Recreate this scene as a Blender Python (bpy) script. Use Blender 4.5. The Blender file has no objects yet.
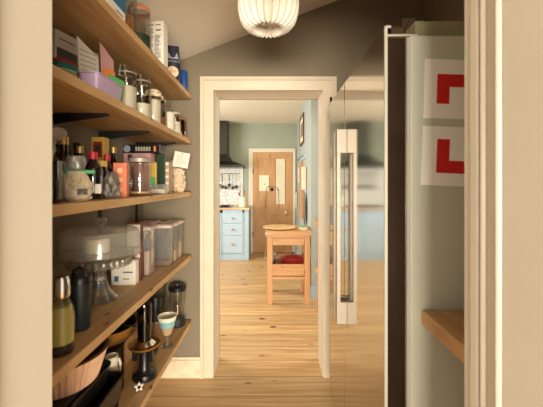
import bpy, bmesh, math, random
from mathutils import Vector, Matrix
random.seed(7)
PI = math.pi
col = bpy.context.scene.collection
sc = bpy.context.scene
R = math.radians

# ------------------------------------------------------------ camera, world, lights, exposure
EYE = 1.304
cd = bpy.data.cameras.new('camera'); cam = bpy.data.objects.new('camera', cd); col.objects.link(cam)
cam.location = (0, 0, EYE); cam.rotation_euler = (R(90), 0, 0)
cd.sensor_width = 36; cd.lens = 317 / 543 * 36
cd.shift_x = -0.0009; cd.shift_y = -0.0359
cd.clip_start = 0.02
cd.dof.use_dof = True; cd.dof.focus_distance = 3.2; cd.dof.aperture_fstop = 5.6
sc.camera = cam
w = bpy.data.worlds.new('world'); sc.world = w; w.use_nodes = True
w.node_tree.nodes['Background'].inputs[0].default_value = (1.0, 0.89, 0.75, 1)
w.node_tree.nodes['Background'].inputs[1].default_value = 0.75
sc.view_settings.view_transform = 'Standard'; sc.view_settings.look = 'None'
sc.view_settings.exposure = 0.62; sc.view_settings.gamma = 1
sc.view_settings.use_curve_mapping = False

def area(name, loc, rot, sx, sy, power, color):
    l = bpy.data.lights.new(name, 'AREA'); l.shape = 'RECTANGLE'; l.size = sx; l.size_y = sy
    l.energy = power; l.color = color
    o = bpy.data.objects.new(name, l); col.objects.link(o); o.location = loc; o.rotation_euler = rot
    return o
# daylight through the kitchen's side window; wide fill lamp added behind the camera
area('kitchen_window_light', (-2.66, 3.9, 1.45), (0, R(-90), 0), 1.2, 1.5, 66, (1.0, 0.98, 0.94))
area('kitchen_right_window_light', (1.88, 3.0, 1.5), (0, R(90), 0), 1.1, 1.0, 18, (1.0, 0.97, 0.92))
area('hall_fill_light', (0.6, -5.5, 1.05), (R(90), 0, R(4)), 5.0, 2.0, 940, (1.0, 0.92, 0.77))

# ------------------------------------------------------------ materials
MATS = {}
def new_mat(name):
    m = bpy.data.materials.new(name); m.use_nodes = True
    return m, m.node_tree.nodes, m.node_tree.links, m.node_tree.nodes['Principled BSDF']
def srgb(r, g, b):
    f = lambda c: ((c/255)/12.92 if c/255 <= .04045 else (((c/255)+.055)/1.055)**2.4)
    return (f(r), f(g), f(b), 1)
def paint(name, c, rough=.6, metal=0, var=.06, scale=6, bump=.0, spec=.5, coat=0):
    if name in MATS: return MATS[name]
    m, N, L, p = new_mat(name)
    p.inputs['Roughness'].default_value = rough; p.inputs['Metallic'].default_value = metal
    p.inputs['Specular IOR Level'].default_value = spec
    p.inputs['Coat Weight'].default_value = coat
    tc = N.new('ShaderNodeTexCoord'); nz = N.new('ShaderNodeTexNoise')
    nz.inputs['Scale'].default_value = scale; nz.inputs['Detail'].default_value = 5
    L.new(tc.outputs['Object'], nz.inputs['Vector'])
    rp = N.new('ShaderNodeValToRGB')
    rp.color_ramp.elements[0].position = .3; rp.color_ramp.elements[1].position = .7
    rp.color_ramp.elements[0].color = tuple(x*(1-var) for x in c[:3]) + (1,)
    rp.color_ramp.elements[1].color = tuple(min(1, x*(1+var)) for x in c[:3]) + (1,)
    L.new(nz.outputs['Fac'], rp.inputs['Fac']); L.new(rp.outputs['Color'], p.inputs['Base Color'])
    if bump:
        b = N.new('ShaderNodeBump'); b.inputs['Strength'].default_value = bump; b.inputs['Distance'].default_value = .002
        n2 = N.new('ShaderNodeTexNoise'); n2.inputs['Scale'].default_value = scale*12; L.new(tc.outputs['Object'], n2.inputs['Vector'])
        L.new(n2.outputs['Fac'], b.inputs['Height']); L.new(b.outputs['Normal'], p.inputs['Normal'])
    MATS[name] = m; return m
def wood(name, c1, c2, axis=1, stretch=14, knots=0, rough=.5, knotc=None, scale=2.2):
    if name in MATS: return MATS[name]
    m, N, L, p = new_mat(name); p.inputs['Roughness'].default_value = rough
    tc = N.new('ShaderNodeTexCoord'); mp = N.new('ShaderNodeMapping'); L.new(tc.outputs['Object'], mp.inputs['Vector'])
    s = [stretch]*3; s[axis] = 1.0; mp.inputs['Scale'].default_value = s
    nz = N.new('ShaderNodeTexNoise'); nz.inputs['Scale'].default_value = scale; nz.inputs['Detail'].default_value = 7; nz.inputs['Distortion'].default_value = .6
    L.new(mp.outputs['Vector'], nz.inputs['Vector'])
    rp = N.new('ShaderNodeValToRGB'); rp.color_ramp.elements[0].position = .34; rp.color_ramp.elements[1].position = .66
    rp.color_ramp.elements[0].color = c2; rp.color_ramp.elements[1].color = c1
    L.new(nz.outputs['Fac'], rp.inputs['Fac']); out = rp.outputs['Color']
    if knots:
        m2 = N.new('ShaderNodeMapping'); L.new(tc.outputs['Object'], m2.inputs['Vector'])
        s2 = [2.2]*3; s2[axis] = 1.0; m2.inputs['Scale'].default_value = s2
        vo = N.new('ShaderNodeTexVoronoi'); vo.inputs['Scale'].default_value = knots; L.new(m2.outputs['Vector'], vo.inputs['Vector'])
        r2 = N.new('ShaderNodeValToRGB'); r2.color_ramp.elements[0].position = .05; r2.color_ramp.elements[1].position = .12
        r2.color_ramp.elements[0].color = (1,1,1,1); r2.color_ramp.elements[1].color = (0,0,0,1)
        L.new(vo.outputs['Distance'], r2.inputs['Fac'])
        mx = N.new('ShaderNodeMix'); mx.data_type = 'RGBA'; L.new(r2.outputs['Color'], mx.inputs['Factor'])
        L.new(out, mx.inputs[6]); mx.inputs[7].default_value = knotc or tuple(x*.35 for x in c2[:3]) + (1,)
        out = mx.outputs[2]
    L.new(out, p.inputs['Base Color'])
    b = N.new('ShaderNodeBump'); b.inputs['Strength'].default_value = .12; b.inputs['Distance'].default_value = .002
    L.new(nz.outputs['Fac'], b.inputs['Height']); L.new(b.outputs['Normal'], p.inputs['Normal'])
    MATS[name] = m; return m
def glass(name, tint=(1,1,1), refl=.12, rough=.03, body=0.0, bodyc=(.8,.8,.8,1)):
    if name in MATS: return MATS[name]
    m = bpy.data.materials.new(name); m.use_nodes = True; N = m.node_tree.nodes; L = m.node_tree.links; N.clear()
    o = N.new('ShaderNodeOutputMaterial'); t = N.new('ShaderNodeBsdfTransparent'); t.inputs[0].default_value = tuple(tint) + (1,)
    g = N.new('ShaderNodeBsdfGlossy'); g.inputs['Roughness'].default_value = rough
    lw = N.new('ShaderNodeLayerWeight'); lw.inputs['Blend'].default_value = .35
    ma = N.new('ShaderNodeMath'); ma.operation = 'MULTIPLY_ADD'; ma.inputs[1].default_value = .32; ma.inputs[2].default_value = refl*.5
    L.new(lw.outputs['Facing'], ma.inputs[0])
    mx = N.new('ShaderNodeMixShader'); L.new(ma.outputs[0], mx.inputs[0]); 
    if body:
        d = N.new('ShaderNodeBsdfDiffuse'); d.inputs[0].default_value = bodyc
        m2 = N.new('ShaderNodeMixShader'); m2.inputs[0].default_value = body
        L.new(t.outputs[0], m2.inputs[1]); L.new(d.outputs[0], m2.inputs[2]); L.new(m2.outputs[0], mx.inputs[1])
    else: L.new(t.outputs[0], mx.inputs[1])
    L.new(g.outputs[0], mx.inputs[2]); L.new(mx.outputs[0], o.inputs[0])
    MATS[name] = m; return m

def floor_mat():
    m, N, L, p = new_mat('pine_floorboards'); p.inputs['Roughness'].default_value = .42
    tc = N.new('ShaderNodeTexCoord'); sp = N.new('ShaderNodeSeparateXYZ'); L.new(tc.outputs['Object'], sp.inputs[0])
    def math_(op, a, b=None, c=None):
        n = N.new('ShaderNodeMath'); n.operation = op
        for i, v in enumerate((a, b, c)):
            if v is None: continue
            if isinstance(v, (int, float)): n.inputs[i].default_value = v
            else: L.new(v, n.inputs[i])
        return n.outputs[0]
    yy = math_('DIVIDE', math_('SUBTRACT', sp.outputs['Y'], 0.155), .199)
    idx = math_('FLOOR', yy); fr = math_('FRACT', yy)
    wn = N.new('ShaderNodeTexWhiteNoise'); wn.noise_dimensions = '1D'; L.new(idx, wn.inputs['W'])
    cb = N.new('ShaderNodeCombineXYZ')
    L.new(math_('ADD', sp.outputs['X'], math_('MULTIPLY', wn.outputs['Value'], 37.0)), cb.inputs[0])
    L.new(math_('MULTIPLY', sp.outputs['Y'], 16), cb.inputs[1])
    nz = N.new('ShaderNodeTexNoise'); nz.inputs['Scale'].default_value = 2.0; nz.inputs['Detail'].default_value = 7; nz.inputs['Distortion'].default_value = .8
    L.new(cb.outputs[0], nz.inputs['Vector'])
    rp = N.new('ShaderNodeValToRGB'); rp.color_ramp.elements[0].position = .3; rp.color_ramp.elements[1].position = .68
    rp.color_ramp.elements[0].color = srgb(186, 142, 90); rp.color_ramp.elements[1].color = srgb(220, 186, 136)
    L.new(nz.outputs['Fac'], rp.inputs['Fac'])
    hv = N.new('ShaderNodeHueSaturation'); L.new(rp.outputs['Color'], hv.inputs['Color'])
    L.new(math_('MULTIPLY_ADD', wn.outputs['Value'], .2, .9), hv.inputs['Value'])
    c3 = N.new('ShaderNodeCombineXYZ'); L.new(math_('ADD', math_('MULTIPLY', sp.outputs['X'], 2.3), math_('MULTIPLY', wn.outputs['Value'], 11)), c3.inputs[0]); L.new(math_('MULTIPLY', sp.outputs['Y'], 4.2), c3.inputs[1])
    vo = N.new('ShaderNodeTexVoronoi'); vo.inputs['Scale'].default_value = 1.3; L.new(c3.outputs[0], vo.inputs['Vector'])
    r2 = N.new('ShaderNodeValToRGB'); r2.color_ramp.elements[0].position = .06; r2.color_ramp.elements[1].position = .12
    r2.color_ramp.elements[0].color = (1,1,1,1); r2.color_ramp.elements[1].color = (0,0,0,1); L.new(vo.outputs['Distance'], r2.inputs['Fac'])
    mx = N.new('ShaderNodeMix'); mx.data_type = 'RGBA'; L.new(r2.outputs['Color'], mx.inputs['Factor']); L.new(hv.outputs['Color'], mx.inputs[6]); mx.inputs[7].default_value = srgb(92, 48, 22)
    seam = math_('ADD', math_('LESS_THAN', fr, .02), math_('GREATER_THAN', fr, .985))
    m4 = N.new('ShaderNodeMix'); m4.data_type = 'RGBA'; L.new(math_('MULTIPLY', seam, .62), m4.inputs['Factor']); L.new(mx.outputs[2], m4.inputs[6]); m4.inputs[7].default_value = srgb(88, 52, 28)
    L.new(m4.outputs[2], p.inputs['Base Color'])
    b = N.new('ShaderNodeBump'); b.inputs['Strength'].default_value = .25; b.inputs['Distance'].default_value = .003
    L.new(math_('SUBTRACT', nz.outputs['Fac'], seam), b.inputs['Height']); L.new(b.outputs['Normal'], p.inputs['Normal'])
    return m
def brushed(name, c, rough=.2):
    m, N, L, p = new_mat(name); p.inputs['Base Color'].default_value = c; p.inputs['Metallic'].default_value = 1
    tc = N.new('ShaderNodeTexCoord'); mp = N.new('ShaderNodeMapping'); mp.inputs['Scale'].default_value = (60, 2, 90)
    L.new(tc.outputs['Object'], mp.inputs['Vector']); nz = N.new('ShaderNodeTexNoise'); nz.inputs['Scale'].default_value = 3; nz.inputs['Detail'].default_value = 4
    L.new(mp.outputs['Vector'], nz.inputs['Vector'])
    mr = N.new('ShaderNodeMapRange'); mr.inputs['To Min'].default_value = rough*.8; mr.inputs['To Max'].default_value = rough*1.3
    L.new(nz.outputs['Fac'], mr.inputs['Value']); L.new(mr.outputs[0], p.inputs['Roughness'])
    MATS[name] = m; return m
def tile_mat():
    m, N, L, p = new_mat('patterned_tiles'); p.inputs['Roughness'].default_value = .2
    tc = N.new('ShaderNodeTexCoord'); mp = N.new('ShaderNodeMapping'); mp.inputs['Scale'].default_value = (10, 10, 10); L.new(tc.outputs['Object'], mp.inputs['Vector'])
    vo = N.new('ShaderNodeTexVoronoi'); vo.feature = 'SMOOTH_F1'; vo.inputs['Scale'].default_value = 2.2; vo.inputs['Randomness'].default_value = .35
    L.new(mp.outputs['Vector'], vo.inputs['Vector'])
    rp = N.new('ShaderNodeValToRGB'); e = rp.color_ramp.elements; e[0].position = .28; e[0].color = srgb(236, 234, 226); e[1].position = .52; e[1].color = srgb(240, 238, 230)
    k = e.new(.36); k.color = srgb(188, 198, 202); k = e.new(.43); k.color = srgb(232, 232, 226)
    L.new(vo.outputs['Distance'], rp.inputs['Fac']); L.new(rp.outputs['Color'], p.inputs['Base Color']); return m
def ridged(name, c1, c2, n=60, rough=.4, metal=0):
    m, N, L, p = new_mat(name); p.inputs['Roughness'].default_value = rough; p.inputs['Metallic'].default_value = metal
    p.inputs['Base Color'].default_value = c1; return m

M = dict(
    wall=paint('taupe_wall_paint', srgb(128, 115, 94), .75, var=.05, scale=3, bump=.1),
    ceil=paint('pantry_ceiling_paint', srgb(246, 236, 221), .8, var=.02, scale=2),
    kceil=paint('kitchen_ceiling_paint', srgb(232, 222, 200), .8, var=.02, scale=2),
    sage=paint('sage_wall_paint', srgb(158, 164, 146), .75, var=.04, scale=3, bump=.1),
    blueg=paint('blue_grey_wall_paint', srgb(166, 171, 164), .75, var=.04, scale=3, bump=.1),
    cream=paint('cream_gloss_paint', srgb(212, 196, 172), .4, var=.03, scale=9, bump=.15),
    cream2=paint('worn_cream_paint', srgb(226, 208, 178), .5, var=.14, scale=14, bump=.4),
    white=paint('white_gloss_paint', srgb(214, 203, 183), .35, var=.02),
    plaster=paint('pale_plaster', srgb(215, 200, 175), .8),
    shelf=wood('shelf_pine', srgb(208, 168, 116), srgb(184, 140, 88), 1, 12, knots=5.5, knotc=srgb(120, 72, 36)),
    shelfedge=wood('shelf_edge_pine', srgb(212, 172, 120), srgb(186, 142, 92), 1, 18),
    pine=wood('honey_pine', srgb(208, 156, 104), srgb(190, 134, 82), 2, 10, knots=6, knotc=srgb(110, 58, 26)),
    pineh=wood('honey_pine_across', srgb(212, 162, 110), srgb(192, 138, 86), 0, 10, knots=6, knotc=srgb(110, 58, 26)),
    dpine=wood('door_pine', srgb(196, 148, 98), srgb(180, 130, 80), 2, 9, knots=4, knotc=srgb(104, 56, 26)),
    dpine2=wood('door_panel_pine', srgb(200, 154, 104), srgb(186, 138, 88), 2, 10),
    oak=wood('oak_worktop', srgb(208, 162, 108), srgb(178, 128, 76), 1, 9, rough=.4),
    kworktop=wood('kitchen_worktop', srgb(220, 192, 154), srgb(202, 168, 128), 0, 9, rough=.35),
    board=wood('pale_board', srgb(228, 190, 138), srgb(206, 160, 106), 0, 9),
    darkwood=wood('dark_wood', srgb(120, 80, 46), srgb(84, 52, 28), 0, 10),
    steel=brushed('brushed_steel', (.64, .61, .56, 1), .1),
    steelbar=paint('satin_handle_steel', srgb(172, 160, 144), .45, .3, var=.02),
    chrome=paint('chrome', (.8, .78, .75, 1), .12, 1, var=.02),
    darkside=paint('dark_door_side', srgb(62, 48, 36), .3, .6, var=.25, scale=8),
    fridgebody=paint('fridge_grey_enamel', srgb(196, 196, 178), .5, var=.02, scale=3),
    olive=paint('olive_tray', srgb(150, 144, 112), .6),
    trim=paint('pale_edge_trim', srgb(212, 206, 190), .35, .4, var=.02),
    lw=paint('plate_white', srgb(244, 240, 232), .5, var=.01), lr=paint('plate_red', srgb(206, 34, 36), .5, var=.02),
    black=paint('black_plastic', srgb(22, 20, 20), .35, var=.1), blackm=paint('black_iron', srgb(16, 14, 14), .6, var=.1),
    bakeblk=paint('black_bakeware', srgb(34, 29, 27), .3, .3, var=.2),
    hoodm=paint('hood_dark_steel', srgb(70, 70, 64), .3, .8, var=.06), hoodb=paint('hood_black', srgb(20, 20, 20), .3, var=.05),
    blue=paint('pale_blue_paint', srgb(178, 200, 216), .5, var=.02), blued=paint('pale_blue_carcass', srgb(172, 194, 210), .5, var=.02),
    knobw=wood('knob_wood', srgb(200, 160, 116), srgb(170, 124, 80), 0, 5),
    tile=tile_mat(), floor=floor_mat(),
    clear=glass('clear_glass', (.95, .95, .93), .07), acr=glass('clear_acrylic', (.95, .94, .92), .10, .08, .08, (.8, .76, .72, 1)),
    dome=glass('cloudy_acrylic', (.97, .97, .95), .10, .15, .24, srgb(222, 216, 198)),
    darkglass=glass('dark_glass', (.20, .15, .11), .16), greenglass=glass('green_glass', (.55, .62, .45), .14), amberglass=glass('amber_glass', (.55, .32, .14), .14),
    cutglass=glass('pressed_glass', (.86, .84, .80), .12, .06, .10, srgb(210, 202, 184)), purple=glass('purple_glass', (.10, .05, .07), .2, .05, .5, srgb(38, 22, 28)),
    bagplastic=glass('clear_bag_plastic', (.95, .95, .93), .25, .25, .22, srgb(214, 206, 188)),
    gold=paint('gold_cap', srgb(196, 156, 92), .35, .6), red=paint('red_cap', srgb(196, 36, 44), .4), yellow=paint('yellow_lid', srgb(214, 176, 84), .45),
    green=paint('green_clip', srgb(16, 146, 74), .4), pasta=paint('pasta', srgb(226, 208, 174), .7, var=.25, scale=60, bump=.8),
    flour=paint('flour', srgb(236, 224, 204), .85, var=.03), oats=paint('oats', srgb(206, 172, 122), .85, var=.2, scale=120),
    amberc=paint('brown_grains', srgb(134, 84, 44), .8, var=.35, scale=120), nuts=paint('shell_pasta', srgb(216, 182, 150), .7, var=.45, scale=45, bump=.9),
    greybag=paint('grey_foil', srgb(128, 118, 108), .35, .4, var=.4, scale=30, bump=.8),
    coral=paint('coral_card', srgb(232, 130, 98), .6), coralp=paint('coral_print', srgb(246, 196, 140), .6),
    paper=paint('white_paper', srgb(232, 222, 206), .8, var=.02), paper2=paint('cream_paper', srgb(232, 220, 190), .8), ink=paint('grey_ink', srgb(96, 92, 88), .8), faint=paint('pale_ink', srgb(176, 166, 148), .8),
    pink=paint('pink_card', srgb(208, 156, 152), .7), pinkp=paint('magenta_print', srgb(150, 70, 96), .7), palepink=paint('pale_pink_lid', srgb(212, 186, 172), .5), 
    lilac=paint('lilac_plastic', srgb(188, 162, 190), .4), orange=paint('orange_card', srgb(228, 128, 50), .6), grn=paint('green_card', srgb(92, 170, 96), .6),
    teal=paint('teal_rim', srgb(30, 122, 110), .5), dkred=paint('dark_red', srgb(150, 34, 34), .5), cyan=paint('pale_blue_glaze', srgb(134, 186, 196), .3), bluecard=paint('blue_card', srgb(26, 106, 150), .5),
    orangeseal=paint('orange_rubber', srgb(226, 112, 50), .6), navy=paint('navy_bag', srgb(40, 40, 56), .4, var=.2, scale=20, bump=.4), bluebag=paint('blue_bag', srgb(28, 72, 136), .4, var=.2, scale=20),
    silverprint=paint('silver_print', srgb(150, 152, 166), .5), brownpack=paint('brown_packet', srgb(110, 56, 34), .5, var=.3, scale=20), dkgreen=paint('dark_green_tin', srgb(34, 58, 38), .4),
    olive_oil=paint('olive_oil', srgb(188, 176, 96), .2, var=.1), brass=paint('brass', srgb(190, 142, 70), .3, .8), copper=paint('copper_glaze', srgb(222, 180, 146), .4, var=.12, scale=20),
    greenblk=paint('green_black_plastic', srgb(34, 42, 44), .4), stone=paint('cream_stoneware', srgb(236, 226, 200), .35), castred=paint('red_enamel', srgb(140, 34, 36), .3, coat=.3),
    bluepaint=paint('painted_skirting', srgb(164, 186, 198), .45), spoon=paint('dark_utensil', srgb(70, 58, 46), .4, .3), photo=paint('grey_photo', srgb(104, 100, 98), .5, var=.4, scale=14),
    greencer=paint('green_ceramic', srgb(150, 176, 140), .3), cloth=paint('grey_cloth', srgb(170, 160, 146), .9, var=.4, scale=50), mirror=paint('mirror_glass', (.85, .87, .88, 1), .05, 1, var=.01),
    shellp=paint('pale_shell_pasta', srgb(228, 204, 174), .6, var=.3, scale=50),
    tan=paint('tan_box', srgb(184, 152, 118), .7), mustard=paint('mustard_pouch', srgb(206, 168, 70), .5), whitepl=paint('white_plastic', srgb(232, 222, 206), .4),
    candle=paint('pale_cake', srgb(228, 214, 184), .7))

def shade_mat():
    m = bpy.data.materials.new('pleated_paper'); m.use_nodes = True; N = m.node_tree.nodes; L = m.node_tree.links; N.clear()
    o = N.new('ShaderNodeOutputMaterial'); d = N.new('ShaderNodeBsdfDiffuse'); t = N.new('ShaderNodeBsdfTranslucent'); mx = N.new('ShaderNodeMixShader')
    d.inputs[0].default_value = srgb(226, 216, 200); t.inputs[0].default_value = srgb(250, 232, 204); mx.inputs[0].default_value = .06
    L.new(d.outputs[0], mx.inputs[1]); L.new(t.outputs[0], mx.inputs[2]); L.new(mx.outputs[0], o.inputs[0]); return m
M['shade'] = shade_mat()

# ------------------------------------------------------------ mesh helpers
class MB:
    def __init__(s): s.bm = bmesh.new()
    def box(s, x0, y0, z0, x1, y1, z1, bev=0, rot=None, piv=None):
        g = bmesh.ops.create_cube(s.bm, size=1); vs = g['verts']
        for v in vs: v.co = Vector((x0 + (v.co.x+.5)*(x1-x0), y0 + (v.co.y+.5)*(y1-y0), z0 + (v.co.z+.5)*(z1-z0)))
        if bev:
            es = set(e for v in vs for e in v.link_edges)
            r = bmesh.ops.bevel(s.bm, geom=list(es), offset=bev, segments=2, affect='EDGES', profile=.5)
            vs = list(set(v for f in r['faces'] for v in f.verts) | set(v for v in vs if v.is_valid))
        if rot is not None:
            bmesh.ops.rotate(s.bm, verts=[v for v in vs if v.is_valid], cent=piv or ((x0+x1)/2, (y0+y1)/2, (z0+z1)/2), matrix=rot)
        return s
    def lathe(s, prof, seg=32, cx=0, cy=0, mod=None, sx=1, sy=1, close=False):
        rings = []
        for (r, z) in prof:
            if r < 1e-5: rings.append([s.bm.verts.new((cx, cy, z))]); continue
            ring = []
            for i in range(seg):
                a = 2*PI*i/seg; rr = r*(mod(a, r, z) if mod else 1)
                ring.append(s.bm.verts.new((cx + sx*rr*math.cos(a), cy + sy*rr*math.sin(a), z)))
            rings.append(ring)
        for a, b in zip(rings, rings[1:]):
            if len(a) == 1 and len(b) == 1: continue
            for i in range(seg):
                j = (i+1) % seg
                if len(a) == 1: s.bm.faces.new((a[0], b[j], b[i]))
                elif len(b) == 1: s.bm.faces.new((a[i], a[j], b[0]))
                else: s.bm.faces.new((a[i], a[j], b[j], b[i]))
        return s
    def tube(s, pts, r, seg=8, rs=None, cap=True):
        pts = [Vector(p) for p in pts]; rings = []; up = Vector((0, 0, 1))
        for k, p in enumerate(pts):
            t = (pts[min(k+1, len(pts)-1)] - pts[max(k-1, 0)]).normalized()
            if k == 0: n = t.cross(up if abs(t.z) < .9 else Vector((1, 0, 0))).normalized()
            else: n = (n - t*n.dot(t)).normalized()
            b = t.cross(n); rr = rs[k] if rs else r
            rings.append([s.bm.verts.new(p + rr*(math.cos(2*PI*i/seg)*n + math.sin(2*PI*i/seg)*b)) for i in range(seg)])
        for a, b in zip(rings, rings[1:]):
            for i in range(seg): s.bm.faces.new((a[i], a[(i+1) % seg], b[(i+1) % seg], b[i]))
        if cap: s.bm.faces.new(rings[0][::-1]); s.bm.faces.new(rings[-1])
        return s
    def prism(s, pts, axis, a, b):   # polygon in the plane normal to axis, extruded a..b
        def mk(p, q):
            c = list(p); c.insert(axis, q); return s.bm.verts.new(c)
        A = [mk(p, a) for p in pts]; B = [mk(p, b) for p in pts]; n = len(pts)
        s.bm.faces.new(A); s.bm.faces.new(B[::-1])
        for i in range(n): s.bm.faces.new((A[i], B[i], B[(i+1) % n], A[(i+1) % n]))
        return s
    def blob(s, rx, ry, h, seed, jit=.12, top=.55, pw=.45, nz=9, seg=20):   # a filled bag standing on its base
        rnd = random.Random(seed); prof = []
        ph = [rnd.uniform(0, 6.28) for _ in range(6)]
        rings = []
        for k in range(nz+1):
            t = k/nz; f = (1 - (1-min(1, t/.18))**2*.35) * (1 - (1-top)*max(0, (t-.45)/.55)**1.6)
            ring = []
            for i in range(seg):
                a = 2*PI*i/seg; c, d = math.cos(a), math.sin(a)
                q = (abs(c)**(2/.7/2)+abs(d)**(2/.7/2))**(-.7) if False else 1
                j = 1 + jit*(math.sin(3*a+ph[0]+t*4)*.5 + math.sin(5*a+ph[1]-t*7)*.35 + math.sin(9*a+ph[2]+t*13)*.25)
                ring.append(s.bm.verts.new((rx*f*j*c*q, ry*f*j*d*q, h*t)))
            rings.append(ring)
        for a, b in zip(rings, rings[1:]):
            for i in range(seg): s.bm.faces.new((a[i], a[(i+1) % seg], b[(i+1) % seg], b[i]))
        s.bm.faces.new(rings[0][::-1]); s.bm.faces.new(rings[-1]); return s
    def build(s, name, m, parent=None, smooth=False, label=None, loc=None):
        bmesh.ops.recalc_face_normals(s.bm, faces=s.bm.faces[:])
        me = bpy.data.meshes.new(name); s.bm.to_mesh(me); s.bm.free()
        if smooth:
            for p in me.polygons: p.use_smooth = True
            try: me.set_sharp_from_angle(angle=R(38))
            except Exception: pass
        me.materials.append(m)
        o = bpy.data.objects.new(name, me); col.objects.link(o)
        if parent: o.parent = parent
        if loc: o.location = loc
        if label: o['label'] = label
        return o
def thing(name, label, cat, loc=(0,0,0), rz=0, group=None):
    o = bpy.data.objects.new(name, None); col.objects.link(o); o.empty_display_size = .05
    o.location = loc; o.rotation_euler = (0, 0, rz); o['label'] = label; o['category'] = cat
    if group: o['group'] = group
    return o
def tag(o, label, cat, group=None):
    o['label'] = label; o['category'] = cat
    if group: o['group'] = group
    return o
def struct(o): o['kind'] = 'structure'; return o
def sbox(name, m, *a, bev=0): return struct(MB().box(*a, bev=bev).build(name, m))
def copy_tree(o, loc, rz=None, label=None, group=None):
    r = o.copy(); col.objects.link(r); r.location = loc
    if rz is not None: r.rotation_euler = (0, 0, rz)
    if label: r['label'] = label
    if group: r['group'] = group
    def rec(a, b):
        for ch in list(a.children):
            c = ch.copy(); col.objects.link(c); c.parent = b; rec(ch, c)
    rec(o, r); return r
def text(name, s, size, m, parent, loc, rot, ext=.0004):
    cu = bpy.data.curves.new(name, 'FONT'); cu.body = s; cu.size = size; cu.extrude = ext; cu.align_x = 'CENTER'; cu.align_y = 'CENTER'
    t = bpy.data.objects.new(name, cu); col.objects.link(t)
    dg = bpy.context.evaluated_depsgraph_get(); me = bpy.data.meshes.new_from_object(t.evaluated_get(dg))
    bpy.data.objects.remove(t); me.materials.clear(); me.materials.append(m)
    o = bpy.data.objects.new(name, me); col.objects.link(o); o.parent = parent; o.location = loc; o.rotation_euler = rot
    return o

# ------------------------------------------------------------ the setting
LX, RX = -.87, 1.035           # pantry side walls
sbox('floor', M['floor'], -2.8, -1.2, -.05, 2.0, 6.3, 0)
sbox('wall_left', M['wall'], LX-.1, .57, 0, LX, 2.145, 3.0)
sbox('wall_right', M['wall'], RX, .57, 0, RX+.1, 2.145, 3.0)
b = MB()   # wall between pantry and kitchen with its doorway, pantry side painted taupe
b.box(LX-.1, 2.145, 0, -.41, 2.26, 3.0); b.box(.36, 2.145, 0, RX+.1, 2.26, 3.0); b.box(-.41, 2.145, 1.95, .36, 2.26, 3.0)
struct(b.build('wall_back', M['wall']))
b = MB(); b.box(-2.7, 2.26, 0, -.41, 2.37, 2.6); b.box(.36, 2.26, 0, 1.9, 2.37, 2.6); b.box(-.41, 2.26, 1.95, .36, 2.37, 2.6)
struct(b.build('wall_kitchen_near', M['sage']))
b = MB(); b.box(-1.6, .335, 0, -.41, .565, 3.0); b.box(.36, .335, 0, 1.6, .565, 3.0); b.box(-.41, .335, 2.0, .36, .565, 3.0)
struct(b.build('wall_front', M['plaster']))
def cz(x): return 2.1925 + .381*(x+.486)
struct(MB().prism([(LX-.1, cz(LX-.1)), (RX+.1, cz(RX+.1)), (RX+.1, cz(RX+.1)+.1), (LX-.1, cz(LX-.1)+.1)], 1, .335, 2.2).build('ceiling', M['ceil']))
# linings and architraves of the far doorway
XL, XR = -.394, .345
b = MB()
b.box(-.41, 2.138, 0, XL, 2.382, 1.95); b.box(XR, 2.138, 0, .36, 2.382, 1.95); b.box(XL, 2.138, 1.936, XR, 2.382, 1.95)
struct(b.build('door_lining_far', M['cream'])).name = 'trim_1'
def architrave(y0, s):     # stepped moulding; s=-1 faces the camera
    b = MB()
    for (i0, i1, d) in ((0, .012, .010), (.012, .058, .016), (.058, .066, .010), (.066, .088, .024)):
        ya, yb = sorted((y0, y0 + s*d))
        b.box(XL-i1, ya, 0, XL-i0, yb, 1.936+i0); b.box(XR+i0, ya, 0, XR+i1, yb, 1.936+i0); b.box(XL-i1, ya, 1.936+i0, XR+i1, yb, 1.936+i1)
    return b
struct(architrave(2.1449, -1).build('trim_2', M['cream']))
struct(architrave(2.3701, 1).build('trim_3', M['cream']))
# near doorway: lining, stop and architraves
b = MB()
for s, x in ((-1, XL), (1, XR)):
    xo = x + s*.016
    b.box(min(x, xo), .325, 0, max(x, xo), .568, 2.0)
b.box(XL, .325, 1.985, XR, .568, 2.0)
struct(b.build('trim_4', M['white']))
b = MB()      # door stops with a bead along the edge
b.box(XR-.012, .30+.035, 0, XR, .46, 1.985, bev=.003); b.tube([(XR-.010, .466, 0), (XR-.010, .466, 1.985)], .006)
b.tube([(XR-.003, .512, 0), (XR-.003, .512, 1.985)], .005); b.box(XR-.005, .525, 0, XR, .545, 1.985, bev=.002)
b.box(XL, .335, 0, XL+.012, .44, 1.985, bev=.003)
struct(b.build('trim_5', M['white']))
b = MB()
for s, x in ((-1, XL), (1, XR)):
    for i0, i1, d in ((0, .06, .015), (.06, .085, .022)):
        xa, xb = sorted((x + s*i0, x + s*i1)); b.box(xa, .335-d, 0, xb, .335, 2.0+i0)
struct(b.build('trim_6', M['white']))
# skirtings
b = MB(); b.box(LX, 2.127, 0, XL-.089, 2.145, .12, bev=.002); b.box(LX, 2.132, .12, XL-.089, 2.145, .138, bev=.002)
struct(b.build('baseboard_back', M['cream2']))
struct(MB().box(LX, .57, 0, LX+.018, 2.126, .135, bev=.002).build('baseboard_left', M['cream2']))
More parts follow.
